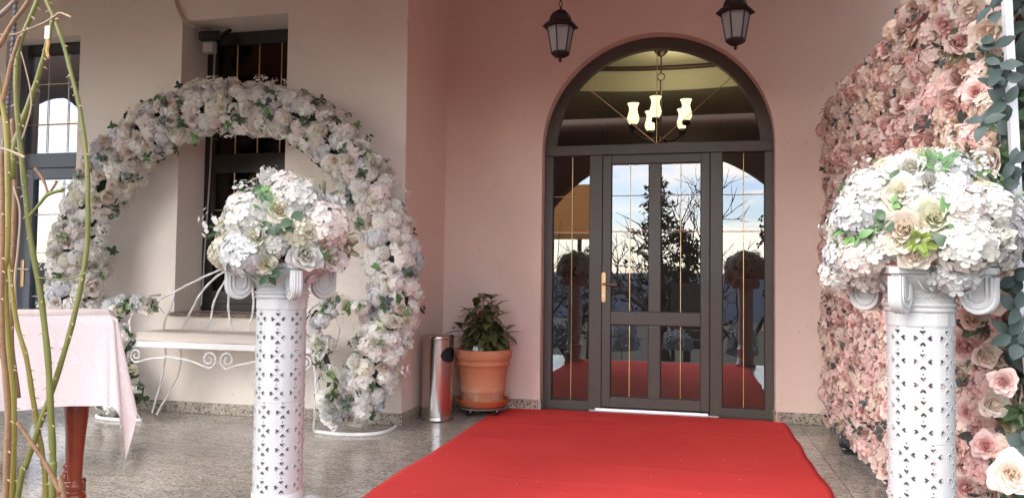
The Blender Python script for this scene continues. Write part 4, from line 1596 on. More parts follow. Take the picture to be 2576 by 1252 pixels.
def build_column(label, loc, rz):
    c = thing('pedestal_column', label, 'pedestal', loc, 'white plastic pedestal columns')
    c.rotation_euler.z = rz
    W = M['white_plastic']
    for me, rm in ((seg_a, rim_a), (seg_b, rim_b)):
        o = link('shaft', me, c, local=True)
        s_ = o.modifiers.new('solid', 'SOLIDIFY')
        s_.thickness = .0035
        link('heart_rims', rm, o, local=True)
    zb = ZL - 10 * PT - .001
    # fluted neck band: smooth drum with eight shallow facets
    g = G()
    nf = 48
    prof = [(ZL - .002, .000), (ZL + .004, .002), (1.018, .002)]
    vv, ff = [], []
    for z, e in prof:
        for j in range(nf):
            a = 2 * PI * j / nf
            fl = .0022 if (j % 6) < 4 else 0
            vv.append(((SR + e + fl) * math.cos(a), (SR + e + fl) * math.sin(a), z))
    for i in range(2):
        for j in range(nf):
            ff.append((i * nf + j, i * nf + (j + 1) % nf, (i + 1) * nf + (j + 1) % nf, (i + 1) * nf + j))
    g.add(vv, ff)
    obj('neck_band', g, W, c, local=True)
    obj('neck_ring', G().lathe([(SR - .01, 1.014), (SR + .007, 1.016), (SR + .010, 1.022), (SR + .007, 1.028), (SR + .004, 1.030), (SR + .012, 1.033), (SR + .014, 1.040), (SR + .008, 1.046), (SR - .01, 1.047)], 40), W, c, smooth=True, local=True)
    g = G()
    nb, vv, ff = 64, [], []
    lv = [(1.044, 0.0), (1.060, .06), (1.075, .2), (1.09, .42), (1.105, .7), (1.118, .94), (1.1262, 1.0)]
    for z, f_ in lv:
        for j in range(nb):
            a = 2 * PI * j / nb
            ex_ = 2 + 5 * f_
            sq = (abs(math.cos(a)) ** ex_ + abs(math.sin(a)) ** ex_) ** (-1 / ex_)
            r_ = (SR + .003) * (1 - f_) + .140 * sq * f_
            vv.append((r_ * math.cos(a), r_ * math.sin(a), z))
    for i in range(len(lv) - 1):
        for j in range(nb):
            ff.append((i * nb + j, i * nb + (j + 1) % nb, (i + 1) * nb + (j + 1) % nb, (i + 1) * nb + j))
    g.add(vv, ff)
    obj('bell', g, W, c, smooth=True, local=True)
    # zigzag trim
    g = G()
    zp = [((SR + .0095) * math.cos(2 * PI * i / 96), (SR + .0095) * math.sin(2 * PI * i / 96), 1.064 + (.005 if i % 2 else -.005)) for i in range(96)]
    g.tube(zp, .0022, 4, close=True)
    g.tube([((SR + .016) * math.cos(2 * PI * i / 60), (SR + .016) * math.sin(2 * PI * i / 60), 1.078) for i in range(60)], .002, 4, close=True)
    obj('zigzag_trim', g, W, c, local=True)
    # concave-sided abacus
    g = G()
    out = []
    A = .185
    for k in range(4):
        a0 = PI / 4 + k * PI / 2
        for i in range(14):
            t = i / 13
            p = Vector((math.cos(a0), math.sin(a0))) * A * 1.22
            q = Vector((math.cos(a0 + PI / 2), math.sin(a0 + PI / 2))) * A * 1.22
            tt = .06 + .88 * t
            r_ = p.lerp(q, tt)
            nrm = (p + q).normalized()
            out.append(r_ - nrm * (.016 * math.sin(PI * t)))
    n_ = len(out)
    for z0, z1, s_ in ((1.1225, 1.130, .93), (1.1302, 1.150, 1.0)):
        v = [(p.x * s_, p.y * s_, z0) for p in out] + [(p.x * s_, p.y * s_, z1) for p in out]
        g.add(v, [tuple(range(n_))[::-1], tuple(range(n_, 2 * n_))] + [(i, (i + 1) % n_, (i + 1) % n_ + n_, i + n_) for i in range(n_)])
    obj('abacus', g, W, c, bevel=.002, local=True)
    for k in range(4):
        a0 = PI / 4 + k * PI / 2
        g = G()
        mt = Matrix.Rotation(a0, 4, 'Z') @ Matrix.Translation((.163, 0, 1.1222))
        prism(g, stadium(.047, .108), .036, mt)
        for wd, h, th in ((.035, .091, .041), (.022, .072, .048)):
            o_ = stadium(wd, h)
            ring_ = [(x, z) for x, z in o_]
            for sy in (-1, 1):
                pts = [mt @ Vector((x, sy * .019, z)) for x, z in ring_]
                g.tube(pts, .0042, 5)
        # ribs along the outer edge of the scroll
        edge = stadium(.047, .108)
        for yy in (-.010, 0, .010):
            g.tube([mt @ Vector((x, yy, z)) for x, z in edge[len(edge) // 2 - 2:]], .0032, 5)
        obj('volute', g, W, c, local=True, bevel=.0015)
        # shell leaf on each face between the volutes
        g = G()
        af = k * PI / 2
        m_ = Matrix.Rotation(af, 4, 'Z')
        for q in range(-3, 4):
            an = q * .38
            L_ = .036 - .002 * abs(q)
            b_ = Vector((.104, 0, 1.076))
            tip = b_ + Vector((.034 * (1 - .1 * abs(q)), math.sin(an) * L_ * 1.25, math.cos(an) * L_))
            g.tube([m_ @ b_, m_ @ b_.lerp(tip, .6), m_ @ tip], [.003, .0075, .0055], 6)
        for sy in (-1, 1):
            g.tube([m_ @ Vector((.106, sy * .012, 1.078)), m_ @ Vector((.112, sy * .045, 1.084)), m_ @ Vector((.134, sy * .072, 1.108))], [.004, .005, .003], 6)
        obj('shell_leaf', g, W, c, smooth=True, local=True)
    obj('base', G().lathe([(SR - .002, zb + .004), (SR + .004, zb), (SR + .004, zb - .035), (SR + .016, zb - .042), (SR + .022, zb - .055), (SR + .016, zb - .07), (SR + .010, zb - .075), (SR + .012, .06), (SR + .03, .045), (SR + .036, .03), (SR + .034, .003)][::-1], 48), W, c, smooth=True, local=True)
    return c


LCOL = Vector((-1.552, 2.66, 0))
RCOL = Vector((0.688, 2.575, 0))
build_column('white lattice pedestal column standing in front of the bench', LCOL, 0.0)
build_column('white lattice pedestal column standing in front of the pink flower wall', RCOL, R(12))


# ------------------------------------------------------------------ bouquets on the columns
def bouquet(label, c, ax, hz, low, seed, specials, nh, nr, tilt=0):
    random.seed(seed)
    b = thing('flower_bouquet', label, 'bouquet', (c.x, c.y, 1.151), 'white bouquets on the pedestals')
    g = G()
    prof = []
    for i in range(9):
        a = -.5 + (PI / 2 + .5) * i / 8
        prof.append((max(.001, ax * .62 * math.cos(a)), c.z + (hz if a > 0 else low) * .62 * math.sin(a)))
    prof[0] = (0.06, max(prof[0][1], 1.152))
    g.lathe([(r_, max(z, 1.152)) for r_, z in prof], 20, (c.x, c.y))
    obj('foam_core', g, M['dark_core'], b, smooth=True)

    def surf(az, el, off=1.0):
        h = hz if el > 0 else low
        d = Vector((math.cos(el) * math.cos(az), math.cos(el) * math.sin(az), math.sin(el)))
        p = c + Vector((d.x * ax, d.y * ax, d.z * h)) * off
        nrm = Vector((d.x / ax, d.y / ax, d.z / h)).normalized()
        return p, nrm
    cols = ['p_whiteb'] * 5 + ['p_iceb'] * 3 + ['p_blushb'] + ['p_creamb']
    for k in range(nh):
        z = -.34 + 1.32 * (k + .5) / nh
        z = min(z, .98)
        p, nrm = surf(k * 2.39996 + random.uniform(-.2, .2), math.asin(z), random.uniform(.72, .86))
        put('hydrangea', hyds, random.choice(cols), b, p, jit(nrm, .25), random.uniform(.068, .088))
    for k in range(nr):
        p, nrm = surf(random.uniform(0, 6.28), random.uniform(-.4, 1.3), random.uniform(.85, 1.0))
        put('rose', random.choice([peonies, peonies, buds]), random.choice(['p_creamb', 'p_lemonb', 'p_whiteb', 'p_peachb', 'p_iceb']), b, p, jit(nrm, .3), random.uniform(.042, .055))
    for k in range(34):
        p, nrm = surf(random.uniform(0, 6.28), random.uniform(-.5, 1.3), random.uniform(.84, .98))
        put('leaf_sprig', random.choice([sprigs, sprigs, broad]), random.choice(['leaf_fresh', 'leaf', 'leaf_fresh']), b, p, jit(nrm, .7), random.uniform(.026, .044))
    for k in range(10):
        p, nrm = surf(random.uniform(0, 6.28), random.uniform(-.3, 1.2), random.uniform(.84, .96))
        put('fern_sprig', ferns, random.choice(['leaf_fresh', 'leaf_lime']), b, p, jit(nrm, .5), random.uniform(.05, .07))
    for k in range(12):
        p, nrm = surf(random.uniform(0, 6.28), random.uniform(-.2, 1.2), random.uniform(.92, 1.03))
        put('blossom_spray', babies, 'p_whiteb', b, p, jit(nrm, .4), random.uniform(.035, .05))
    for (px, py, kind, mat, sz_) in specials:
        # find where that sight line meets the bouquet's surface
        d = ray(px, py).normalized()
        o_ = CAM - c
        sx = Vector((1 / ax, 1 / ax, 1 / (hz if py < at_px(c)[1] else low)))
        D = Vector((d.x * sx.x, d.y * sx.y, d.z * sx.z))
        O = Vector((o_.x * sx.x, o_.y * sx.y, o_.z * sx.z))
        A_, B_, C_ = D.dot(D), 2 * O.dot(D), O.dot(O) - 1.0
        disc = B_ * B_ - 4 * A_ * C_
        t = (-B_ - math.sqrt(max(disc, 0))) / (2 * A_) if disc > 0 else -B_ / (2 * A_)
        p = CAM + d * t
        q = p - c
        nrm = Vector((q.x * sx.x ** 2, q.y * sx.y ** 2, q.z * sx.z ** 2)).normalized()
        nrm = (nrm * .7 - d * .5).normalized()
        gs = {'rose': roses, 'bud': buds, 'peony': peonies, 'hydrangea': hyds, 'leaf_sprig': broad, 'fern_sprig': ferns, 'blossom_spray': babies}[kind]
        nm = 'rose' if kind in ('bud', 'peony') else kind
        if kind == 'leaf_sprig':
            nrm = (nrm + Vector((0, 0, .3))).normalized()
        put(nm, gs, mat, b, p - nrm * (.0 if kind == 'rose' else .012), nrm, sz_)
    return b


def at_px(p):
    v = Vector(p) - CAM
    z = v.dot(fw)
    return 1288 + FOC * v.dot(rt) / z, 626 - FOC * v.dot(up) / z


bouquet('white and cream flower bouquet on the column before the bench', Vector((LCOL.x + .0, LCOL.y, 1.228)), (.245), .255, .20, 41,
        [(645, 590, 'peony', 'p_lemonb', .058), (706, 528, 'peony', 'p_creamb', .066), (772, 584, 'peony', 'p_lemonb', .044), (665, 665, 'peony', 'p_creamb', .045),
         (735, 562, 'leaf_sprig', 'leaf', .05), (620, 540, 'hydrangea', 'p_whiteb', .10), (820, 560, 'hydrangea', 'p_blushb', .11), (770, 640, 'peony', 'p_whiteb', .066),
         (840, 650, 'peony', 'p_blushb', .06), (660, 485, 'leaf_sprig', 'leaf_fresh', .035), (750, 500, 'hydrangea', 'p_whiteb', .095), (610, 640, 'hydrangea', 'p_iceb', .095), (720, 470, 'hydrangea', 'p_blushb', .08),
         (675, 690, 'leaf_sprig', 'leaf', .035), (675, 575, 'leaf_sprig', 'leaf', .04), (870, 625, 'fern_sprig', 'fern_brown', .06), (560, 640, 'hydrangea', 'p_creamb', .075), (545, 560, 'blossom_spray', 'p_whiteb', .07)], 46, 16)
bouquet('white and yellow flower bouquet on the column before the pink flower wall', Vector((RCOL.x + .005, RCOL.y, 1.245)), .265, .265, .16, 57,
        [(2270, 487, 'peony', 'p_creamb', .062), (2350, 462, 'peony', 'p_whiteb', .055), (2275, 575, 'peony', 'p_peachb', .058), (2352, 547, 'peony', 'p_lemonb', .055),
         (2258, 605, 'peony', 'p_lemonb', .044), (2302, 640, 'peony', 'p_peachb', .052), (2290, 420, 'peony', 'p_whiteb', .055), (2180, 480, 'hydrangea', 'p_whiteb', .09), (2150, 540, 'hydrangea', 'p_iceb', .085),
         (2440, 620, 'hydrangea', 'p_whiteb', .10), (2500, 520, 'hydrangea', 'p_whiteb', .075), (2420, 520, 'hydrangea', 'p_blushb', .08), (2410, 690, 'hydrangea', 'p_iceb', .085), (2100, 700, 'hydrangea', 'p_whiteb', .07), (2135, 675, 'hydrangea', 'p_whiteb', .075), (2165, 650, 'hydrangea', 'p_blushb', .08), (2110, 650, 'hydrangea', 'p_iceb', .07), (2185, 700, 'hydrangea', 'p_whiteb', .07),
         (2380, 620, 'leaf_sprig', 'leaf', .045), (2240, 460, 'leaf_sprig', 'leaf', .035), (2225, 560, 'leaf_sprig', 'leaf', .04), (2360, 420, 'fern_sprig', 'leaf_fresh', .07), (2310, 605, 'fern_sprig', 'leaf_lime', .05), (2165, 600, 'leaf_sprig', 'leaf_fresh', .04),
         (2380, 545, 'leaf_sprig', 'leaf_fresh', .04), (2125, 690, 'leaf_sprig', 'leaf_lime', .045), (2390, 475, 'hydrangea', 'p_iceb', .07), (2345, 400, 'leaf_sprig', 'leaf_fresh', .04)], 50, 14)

# ------------------------------------------------------------------ steel bin
bx, by = -1.935, 5.66
bn = thing('steel_bin', 'polished steel waste bin with a dark opening beside the flowerpot', 'bin', (bx, by, 0))
br, bh = .122, .66
# body with a real opening towards the pot
g = G()
nseg, rows = 64, 44
vv, ff = [], []
hc_a, hc_z, hr = math.atan2(-0.42, 1.0), .505, .068
for j in range(rows + 1):
    z = .035 + (bh - .06) * j / rows
    for i in range(nseg):
        a = 2 * PI * i / nseg
        vv.append((bx + br * math.cos(a), by + br * math.sin(a), z))
for j in range(rows):
    z = .035 + (bh - .06) * (j + .5) / rows
    for i in range(nseg):
        a = 2 * PI * (i + .5) / nseg
        da = (a - hc_a + PI) % (2 * PI) - PI
        if (da * br / 1.15) ** 2 + (z - hc_z) ** 2 * (1.9 if z < hc_z else 1.3) < hr ** 2:
            continue
        ff.append((j * nseg + i, j * nseg + (i + 1) % nseg, (j + 1) * nseg + (i + 1) % nseg, (j + 1) * nseg + i))
g.add(vv, ff)
obj('body', g, M['steel'], bn, smooth=True)
obj('liner', G().lathe([(br - .012, .04), (br - .010, bh - .03)], 32, (bx, by)), M['black'], bn, smooth=True)
g = G()
for i in range(28):
    pass
ov = []
for i in range(32):
    t = 2 * PI * i / 32
    a = hc_a + hr * 1.13 * math.cos(t) / br
    zz_ = hc_z + hr * math.sin(t) * (.74 if math.sin(t) < 0 else .89)
    ov.append((bx + (br + .001) * math.cos(a), by + (br + .001) * math.sin(a), zz_))
obj('opening_rim', G().tube(ov, .0042, 6, close=True), M['black'], bn, smooth=True)
obj('lid', G().lathe([(br + .002, bh - .034), (br + .004, bh - .03), (br + .004, bh - .012), (br - .004, bh - .002), (br - .03, bh), (0.001, bh + .004)], 48, (bx, by)), M['steel'], bn, smooth=True)
obj('foot_ring', G().lathe([(br + .006, .002), (br + .008, .01), (br + .006, .02), (br + .003, .024), (br + .006, .03), (br + .002, .038), (br - .002, .04)], 48, (bx, by)), M['steel'], bn, smooth=True)

# ------------------------------------------------------------------ flowerpot, caddy, plant
px_, py_ = -1.665, 6.0
cdy = thing('plant_caddy', 'round plant trolley on small dark castors under the flowerpot', 'trolley', (px_, py_, 0))
obj('board', G().lathe([(.185, .052), (.19, .055), (.19, .066), (.185, .068)], 36, (px_, py_)), plain('caddy_board', (0.16, 0.13, 0.11), 0.7), cdy)
for k in range(4):
    a = PI / 4 + k * PI / 2 + .3
    q = Vector((px_ + .15 * math.cos(a), py_ + .15 * math.sin(a), .0255))
    g = G().tube([q + Vector((-.012, .004, 0)), q + Vector((.012, -.004, 0))], .024, 14)
    w_ = obj('castor', g, M['black'], cdy)
    obj('castor_fork', G().box(q.x - .016, q.x + .016, q.y - .01, q.y + .01, .034, .0515), M['alu'], w_)
z0 = .069
pot = thing('terracotta_pot', 'big terracotta flowerpot with rolled rim and pale lime stains', 'flowerpot', (px_, py_, z0))
obj('saucer', G().lathe([(0.0, z0), (.175, z0), (.205, z0 + .02), (.215, z0 + .052), (.222, z0 + .056), (.222, z0 + .062), (.21, z0 + .062), (.195, z0 + .02), (.0, z0 + .012)], 48, (px_, py_)), M['terracotta_dark'], pot, smooth=True)
zb = z0 + .015
prof = [(0, zb), (.165, zb), (.172, zb + .01), (.180, zb + .10), (.188, zb + .108), (.190, zb + .120), (.186, zb + .128), (.208, zb + .31), (.212, zb + .315), (.224, zb + .318), (.226, zb + .335), (.219, zb + .345), (.221, zb + .36), (.232, zb + .37), (.238, zb + .39), (.238, zb + .425), (.230, zb + .443), (.215, zb + .446), (.203, zb + .435), (.20, zb + .38), (.0, zb + .375)]
obj('pot_body', G().lathe(prof, 56, (px_, py_)), M['pot'], pot, smooth=True)
zsoil = zb + .39
obj('soil', G().lathe([(.2005, zsoil - .005), (.15, zsoil + .004), (.06, zsoil + .012), (0.001, zsoil + .014)], 24, (px_, py_)), M['soil'], pot, smooth=True)
pl = thing('leafy_plant', 'bushy dark green plant with long drooping leaves in the flowerpot', 'plant', (px_, py_, zsoil))
random.seed(5)
leafg = [G() for _ in range(5)]
for k, q in enumerate(leafg):
    make_leaf(q, (0, 0, 0), (1, 0, 0), (0, 0, 1), 1, (.34 + .04 * k), .3, .22, .12 + .12 * k)
leafm = [q.mesh('leaf', M['leaf_plant'], True) for q in leafg]
for k in range(17):
    a = k * 2.4 + random.uniform(-.3, .3)
    sp_ = random.uniform(.06, .27)
    h = random.uniform(.30, .52) * (1.05 - .5 * (sp_ / .2) ** 2)
    b0 = Vector((px_ + .05 * math.cos(a), py_ + .05 * math.sin(a), zsoil + .0))
    tip = Vector((px_ + sp_ * math.cos(a), py_ + sp_ * math.sin(a) * .9, zsoil + h))
    stp = smoothpath([b0, b0.lerp(tip, .5) + Vector((0, 0, .03)), tip], 5)
    obj('stem', G().tube(stp, [.006 * (1 - .5 * i / len(stp)) for i in range(len(stp))], 6), M['cane_grey'], pl, smooth=True)
    for j in range(13):
        t = .3 + .7 * j / 12
        p = stp[min(int(t * (len(stp) - 1)), len(stp) - 1)]
        al = a + j * 2.4 + random.uniform(-.4, .4)
        d = Vector((math.cos(al), math.sin(al), random.uniform(-.55, .35) if j < 11 else .9)).normalized()
        zx = Vector((0, 0, 1))
        yv = zx.cross(d).normalized()
        nv_ = d.cross(yv)
        mt = Matrix((d, yv, nv_)).transposed().to_4x4()
        mt = Matrix.Translation(p) @ mt @ Matrix.Scale(random.uniform(.125, .19), 4)
        link('leaf', random.choice(leafm), pl, mt)
p = at_y(1198, 850, 5.86)
tag(obj('paper_cup', G().lathe([(.028, 0), (.045, .085), (.044, .085), (.027, .003)], 20), M['paper'], smooth=True, mw=Matrix.Translation((p.x - .01, 5.885, zsoil - .004)) @ Matrix.Rotation(.25, 4, 'Y')), 'white paper cup tucked under the leaves in the flowerpot', 'cup')


# ------------------------------------------------------------------ hanging lanterns
def lantern(label, c, rot):
    """c: centre of the eaves of the lantern"""
    l = thing('hanging_lantern', label, 'lantern', (c.x, c.y, ZC), 'black lanterns over the entrance')
    ir = M['black_iron']

    def hexp(r_, z, ph=0):
        return [Vector((c.x + 1.12 * r_ * math.cos(rot + PI / 3 * i + ph), c.y + 1.12 * r_ * math.sin(rot + PI / 3 * i + ph), c.z + 1.06 * z)) for i in range(6)]
    # roof: bell-shaped hexagonal cap
    lev = [(.108, -.022), (.112, -.018), (.085, .012), (.070, .020), (.062, .052), (.045, .078), (.022, .092), (.010, .096)]
    g = G()
    vv, ff = [], []
    for r_, z in lev:
        vv += hexp(r_, z)
    for i in range(len(lev) - 1):
        for j in range(6):
            ff.append((i * 6 + j, i * 6 + (j + 1) % 6, (i + 1) * 6 + (j + 1) % 6, (i + 1) * 6 + j))
    ff += [tuple(range(6))[::-1]]
    g.add(vv, ff)
    obj('roof', g, ir, l)
    t6, b6 = hexp(.080, -.024), hexp(.052, -.185)
    for j in range(6):
        k = (j + 1) % 6
        i_ = .93
        cc_ = [t6[j].lerp(t6[k], .05), t6[j].lerp(t6[k], .95), b6[j].lerp(b6[k], .95), b6[j].lerp(b6[k], .05)]
        obj('glass_panel', G().add(cc_, [(0, 1, 2, 3)]), M['frost'], l)
        obj('glazing_strut', G().tube([t6[j], b6[j]], .0055, 5), ir, l)
    g = G()
    lev = [(.058, -.180), (.058, -.192), (.045, -.206), (.028, -.214), (.008, -.217)]
    vv, ff = [], []
    for r_, z in lev:
        vv += hexp(r_, z)
    for i in range(len(lev) - 1):
        for j in range(6):
            ff.append((i * 6 + j, (i + 1) * 6 + j, (i + 1) * 6 + (j + 1) % 6, i * 6 + (j + 1) % 6))
    ff += [tuple(range(6)), tuple(len(vv) - 6 + j for j in range(6))[::-1]]
    g.add(vv, ff)
    obj('bottom_cap', g, ir, l)
    obj('finial', G().lathe([(.006, c.z - 1.06 * .216), (.006, c.z - 1.06 * .222), (.011, c.z - 1.06 * .230), (.011, c.z - 1.06 * .238), (.003, c.z - 1.06 * .246), (.0005, c.z - 1.06 * .247)][::-1], 10, (c.x, c.y)), ir, l, smooth=True)
    z = c.z + .094
    obj('stem', G().tube([(c.x, c.y, z), (c.x, c.y, z + .03)], .006, 8), ir, l)
    z += .028
    g = G()
    k = 0
    while z < ZC - .02:
        hl = .020
        pts = []
        for i in range(10):
            a = 2 * PI * i / 10
            ox = .011 * math.cos(a)
            pts.append((c.x + (ox if k % 2 == 0 else 0), c.y + (0 if k % 2 == 0 else ox), z + hl + hl * math.sin(a)))
        g.tube(pts, .0028, 5, close=True)
        z += hl * 2 - .007
        k += 1
    obj('chain', g, ir, l)
    obj('ceiling_hook', G().lathe([(.04, ZC - .001), (.035, ZC - .015), (.01, ZC - .024)], 14, (c.x, c.y)), ir, l)
    return l


p = at_y(1410, 62, 5.0)
lantern('black six sided lantern left of the arched door head', p, .35)
p = at_y(1850, 26, 5.0)
lantern('black six sided lantern right of the arched door head', p, .1)

# ------------------------------------------------------------------ table with a damask cloth
TA = at_d(276, 797, 2.93)
TZ = TA.z
tu = at_d(0, 800, 2.76) - TA     # along the near edge, to the left
tu.z = 0
tu.normalize()
tv = -tu
tw_ = Vector((-tu.y, tu.x, 0))
if tw_.y < 0:
    tw_ = -tw_
TWID, TDEP = 0.85, 0.60
tb = thing('wooden_table', 'small table with turned red brown wooden legs under the cloth', 'table', (TA.x - .5, TA.y, 0))
c0, c1, c2, c3 = [Vector((TA.x, TA.y, 0)) + a for a in (Vector(), tu * TWID, tu * TWID + tw_ * TDEP, tw_ * TDEP)]
g = G().add([(p.x, p.y, TZ - .03) for p in (c0, c1, c2, c3)] + [(p.x, p.y, TZ - .004) for p in (c0, c1, c2, c3)],
            [(0, 1, 2, 3), (7, 6, 5, 4), (0, 4, 5, 1), (1, 5, 6, 2), (2, 6, 7, 3), (3, 7, 4, 0)])
obj('tabletop', g, M['wood_red'], tb)
prof = [(.030, 0), (.034, .02), (.028, .05), (.022, .07), (.034, .10), (.038, .115), (.0, .0)]


def leg(q):
    g = G()
    # turned profile from the floor up, with two square blocks
    pr = [(.020, .002), (.030, .015), (.034, .05), (.026, .085), (.022, .095), (.034, .11), (.034, .13)]
    g.lathe(pr, 20, (q.x, q.y))
    g.add([(q.x + sx * .041, q.y + sy * .041, z) for z in (.131, .20) for sx, sy in ((-1, -1), (1, -1), (1, 1), (-1, 1))],
          [(0, 3, 2, 1), (4, 5, 6, 7), (0, 1, 5, 4), (1, 2, 6, 5), (2, 3, 7, 6), (3, 0, 4, 7)])
    zb_ = .201
    up_ = [(.033, 0), (.036, .008), (.034, .018), (.024, .026), (.029, .034), (.029, .042), (.021, .052), (.022, .07), (.024, .12), (.029, .17), (.034, .21), (.035, .235), (.030, .255), (.022, .268), (.030, .278), (.031, .287), (.022, .297), (.026, .305), (.030, .315), (.024, .33), (.026, .345)]
    sc_ = (TZ - .19 - zb_) / .345
    g.lathe([(r_ * 1.2, zb_ + z * sc_) for r_, z in up_], 20, (q.x, q.y))
    g.add([(q.x + sx * .034, q.y + sy * .034, z) for z in (TZ - .189, TZ - .031) for sx, sy in ((-1, -1), (1, -1), (1, 1), (-1, 1))],
          [(0, 3, 2, 1), (4, 5, 6, 7), (0, 1, 5, 4), (1, 2, 6, 5), (2, 3, 7, 6), (3, 0, 4, 7)])
    obj('leg', g, M['wood_red'], tb, smooth=False, bevel=.003)


lo_ = at_d(190, 1150, 3.0)
leg(Vector((lo_.x, lo_.y, 0)))
leg(Vector((lo_.x, lo_.y, 0)) + tu * .62)
leg(c3 + tu * .12 - tw_ * .06)
leg(c2 - tu * .12 - tw_ * .06)
# cloth: top sheet and a hanging skirt whose corners fall in cone folds
HANG = .345
per = []          # (point, outward angle, drop)
corners = [c0, c3, c2, c1]
dirs = [tw_, tu, -tw_, tv]
outs = [tv, tw_, tu, -tw_]
ring_pts = []
for e in range(4):
    a_, b_ = corners[e], corners[(e + 1) % 4]
    o_ = outs[e]
    nxt = outs[(e + 1) % 4]
    nseg = 40
    for i in range(nseg + 1):
        t = i / nseg
        ring_pts.append((a_.lerp(b_, t), o_, HANG, 0.0, t))
    for i in range(1, 24):
        ph = PI / 2 * i / 24
        d = o_ * math.cos(ph) + nxt * math.sin(ph)
        drop = HANG / max(math.cos(ph), math.sin(ph)) * (1 + .22 * math.sin(2 * ph) ** 3)
        ring_pts.append((b_, d, drop, math.sin(2 * ph), 0))
g = G()
nr_, nt_ = len(ring_pts), 16
vv, ff = [], []
for (p, d, drop, cf, t) in ring_pts:
    pass
arc = 0
prev = None
for k, (p, d, drop, cf, t) in enumerate(ring_pts):
    if prev is not None:
        arc += (p - prev).length
    prev = p
    for j in range(nt_ + 1):
        v = j / nt_
        ln = drop * v
        fold = .022 * v * math.sin(arc * 22 + .6) + .010 * v * math.sin(arc * 9.0 + 2)
        if cf > 0:
            # two flutes on each corner
            out_ = .012 + v * (.045 + .075 * cf * (0.35 + .65 * abs(math.cos(2 * math.acos(max(-1, min(1, d.dot(tv))))))))
        else:
            edge = min(t, 1 - t)
            out_ = .010 + .02 * v + fold * min(1, edge * 8) + v * .05 * math.exp(-edge * 22)
        r0c = .012 * math.sin(min(1, ln / .02) * PI / 2)
        z = TZ - .004 + .012 - max(0, ln - .008) * (1 - .06 * cf * v)
        if j == 0:
            z = TZ + .008
            out_ = 0
        vv.append((p.x + d.x * (out_ + r0c), p.y + d.y * (out_ + r0c), z))
for k in range(nr_):
    for j in range(nt_):
        a, b = k * (nt_ + 1) + j, ((k + 1) % nr_) * (nt_ + 1) + j
        ff.append((a, b, b + 1, a + 1))
g.add(vv, ff)
g.add([(p.x, p.y, TZ + .008) for p in (c0, c1, c2, c3)], [(0, 1, 2, 3)])
o = obj('tablecloth', g, M['damask'], smooth=True)
tag(o, 'pale pink damask tablecloth with a hanging pointed corner', 'tablecloth')


# ------------------------------------------------------------------ pink flower wall
PX = 1.06
PY0, PY1, PZ0, PZ1 = 2.56, 6.14, 0.05, 2.36
fwll = thing('flower_wall', 'tall pink rose flower wall panel standing right of the door', 'flower wall', (PX, 4.3, 0))
WP = plain('white_frame_paint', (0.80, 0.82, 0.86), 0.35)
LEAN = -.055
box('frame_post', PX, PX + .03, PY1 - .03, PY1, .0, PZ1, WP, fwll)
obj('frame_post', G().tube([at_d(2574, 800, 2.37), at_d(2526, -120, 2.37)], .0165, 4), WP, fwll)
obj('frame_post', G().tube([(PX + .02, PY0 + .05, .0), at_d(2574, 801, 2.37)], .0165, 4), WP, fwll)
box('frame_rail', PX, PX + .03, PY0 + .05, PY1 - .032, PZ1 - .03, PZ1, WP, fwll)
box('frame_rail', PX, PX + .03, PY0 + .05, PY1 - .032, .02, .05, WP, fwll)
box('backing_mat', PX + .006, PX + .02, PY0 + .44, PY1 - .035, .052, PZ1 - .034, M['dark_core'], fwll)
g = G()
for i in range(60):
    y = PY0 + .20 + (PY1 - PY0 - .24) * i / 59
    g.tube([(PX - .004, y, .06), (PX - .004, y, PZ1 - .04)], .002, 3)
for i in range(40):
    z = .06 + (PZ1 - .1) * i / 39
    g.tube([(PX - .008, PY0 + .2, z), (PX - .008, PY1 - .04, z)], .002, 3)
struct(obj('wire_grid', g, M['black'], fwll), 'stuff')
random.seed(99)
roses2 = roses[:2]
items = []
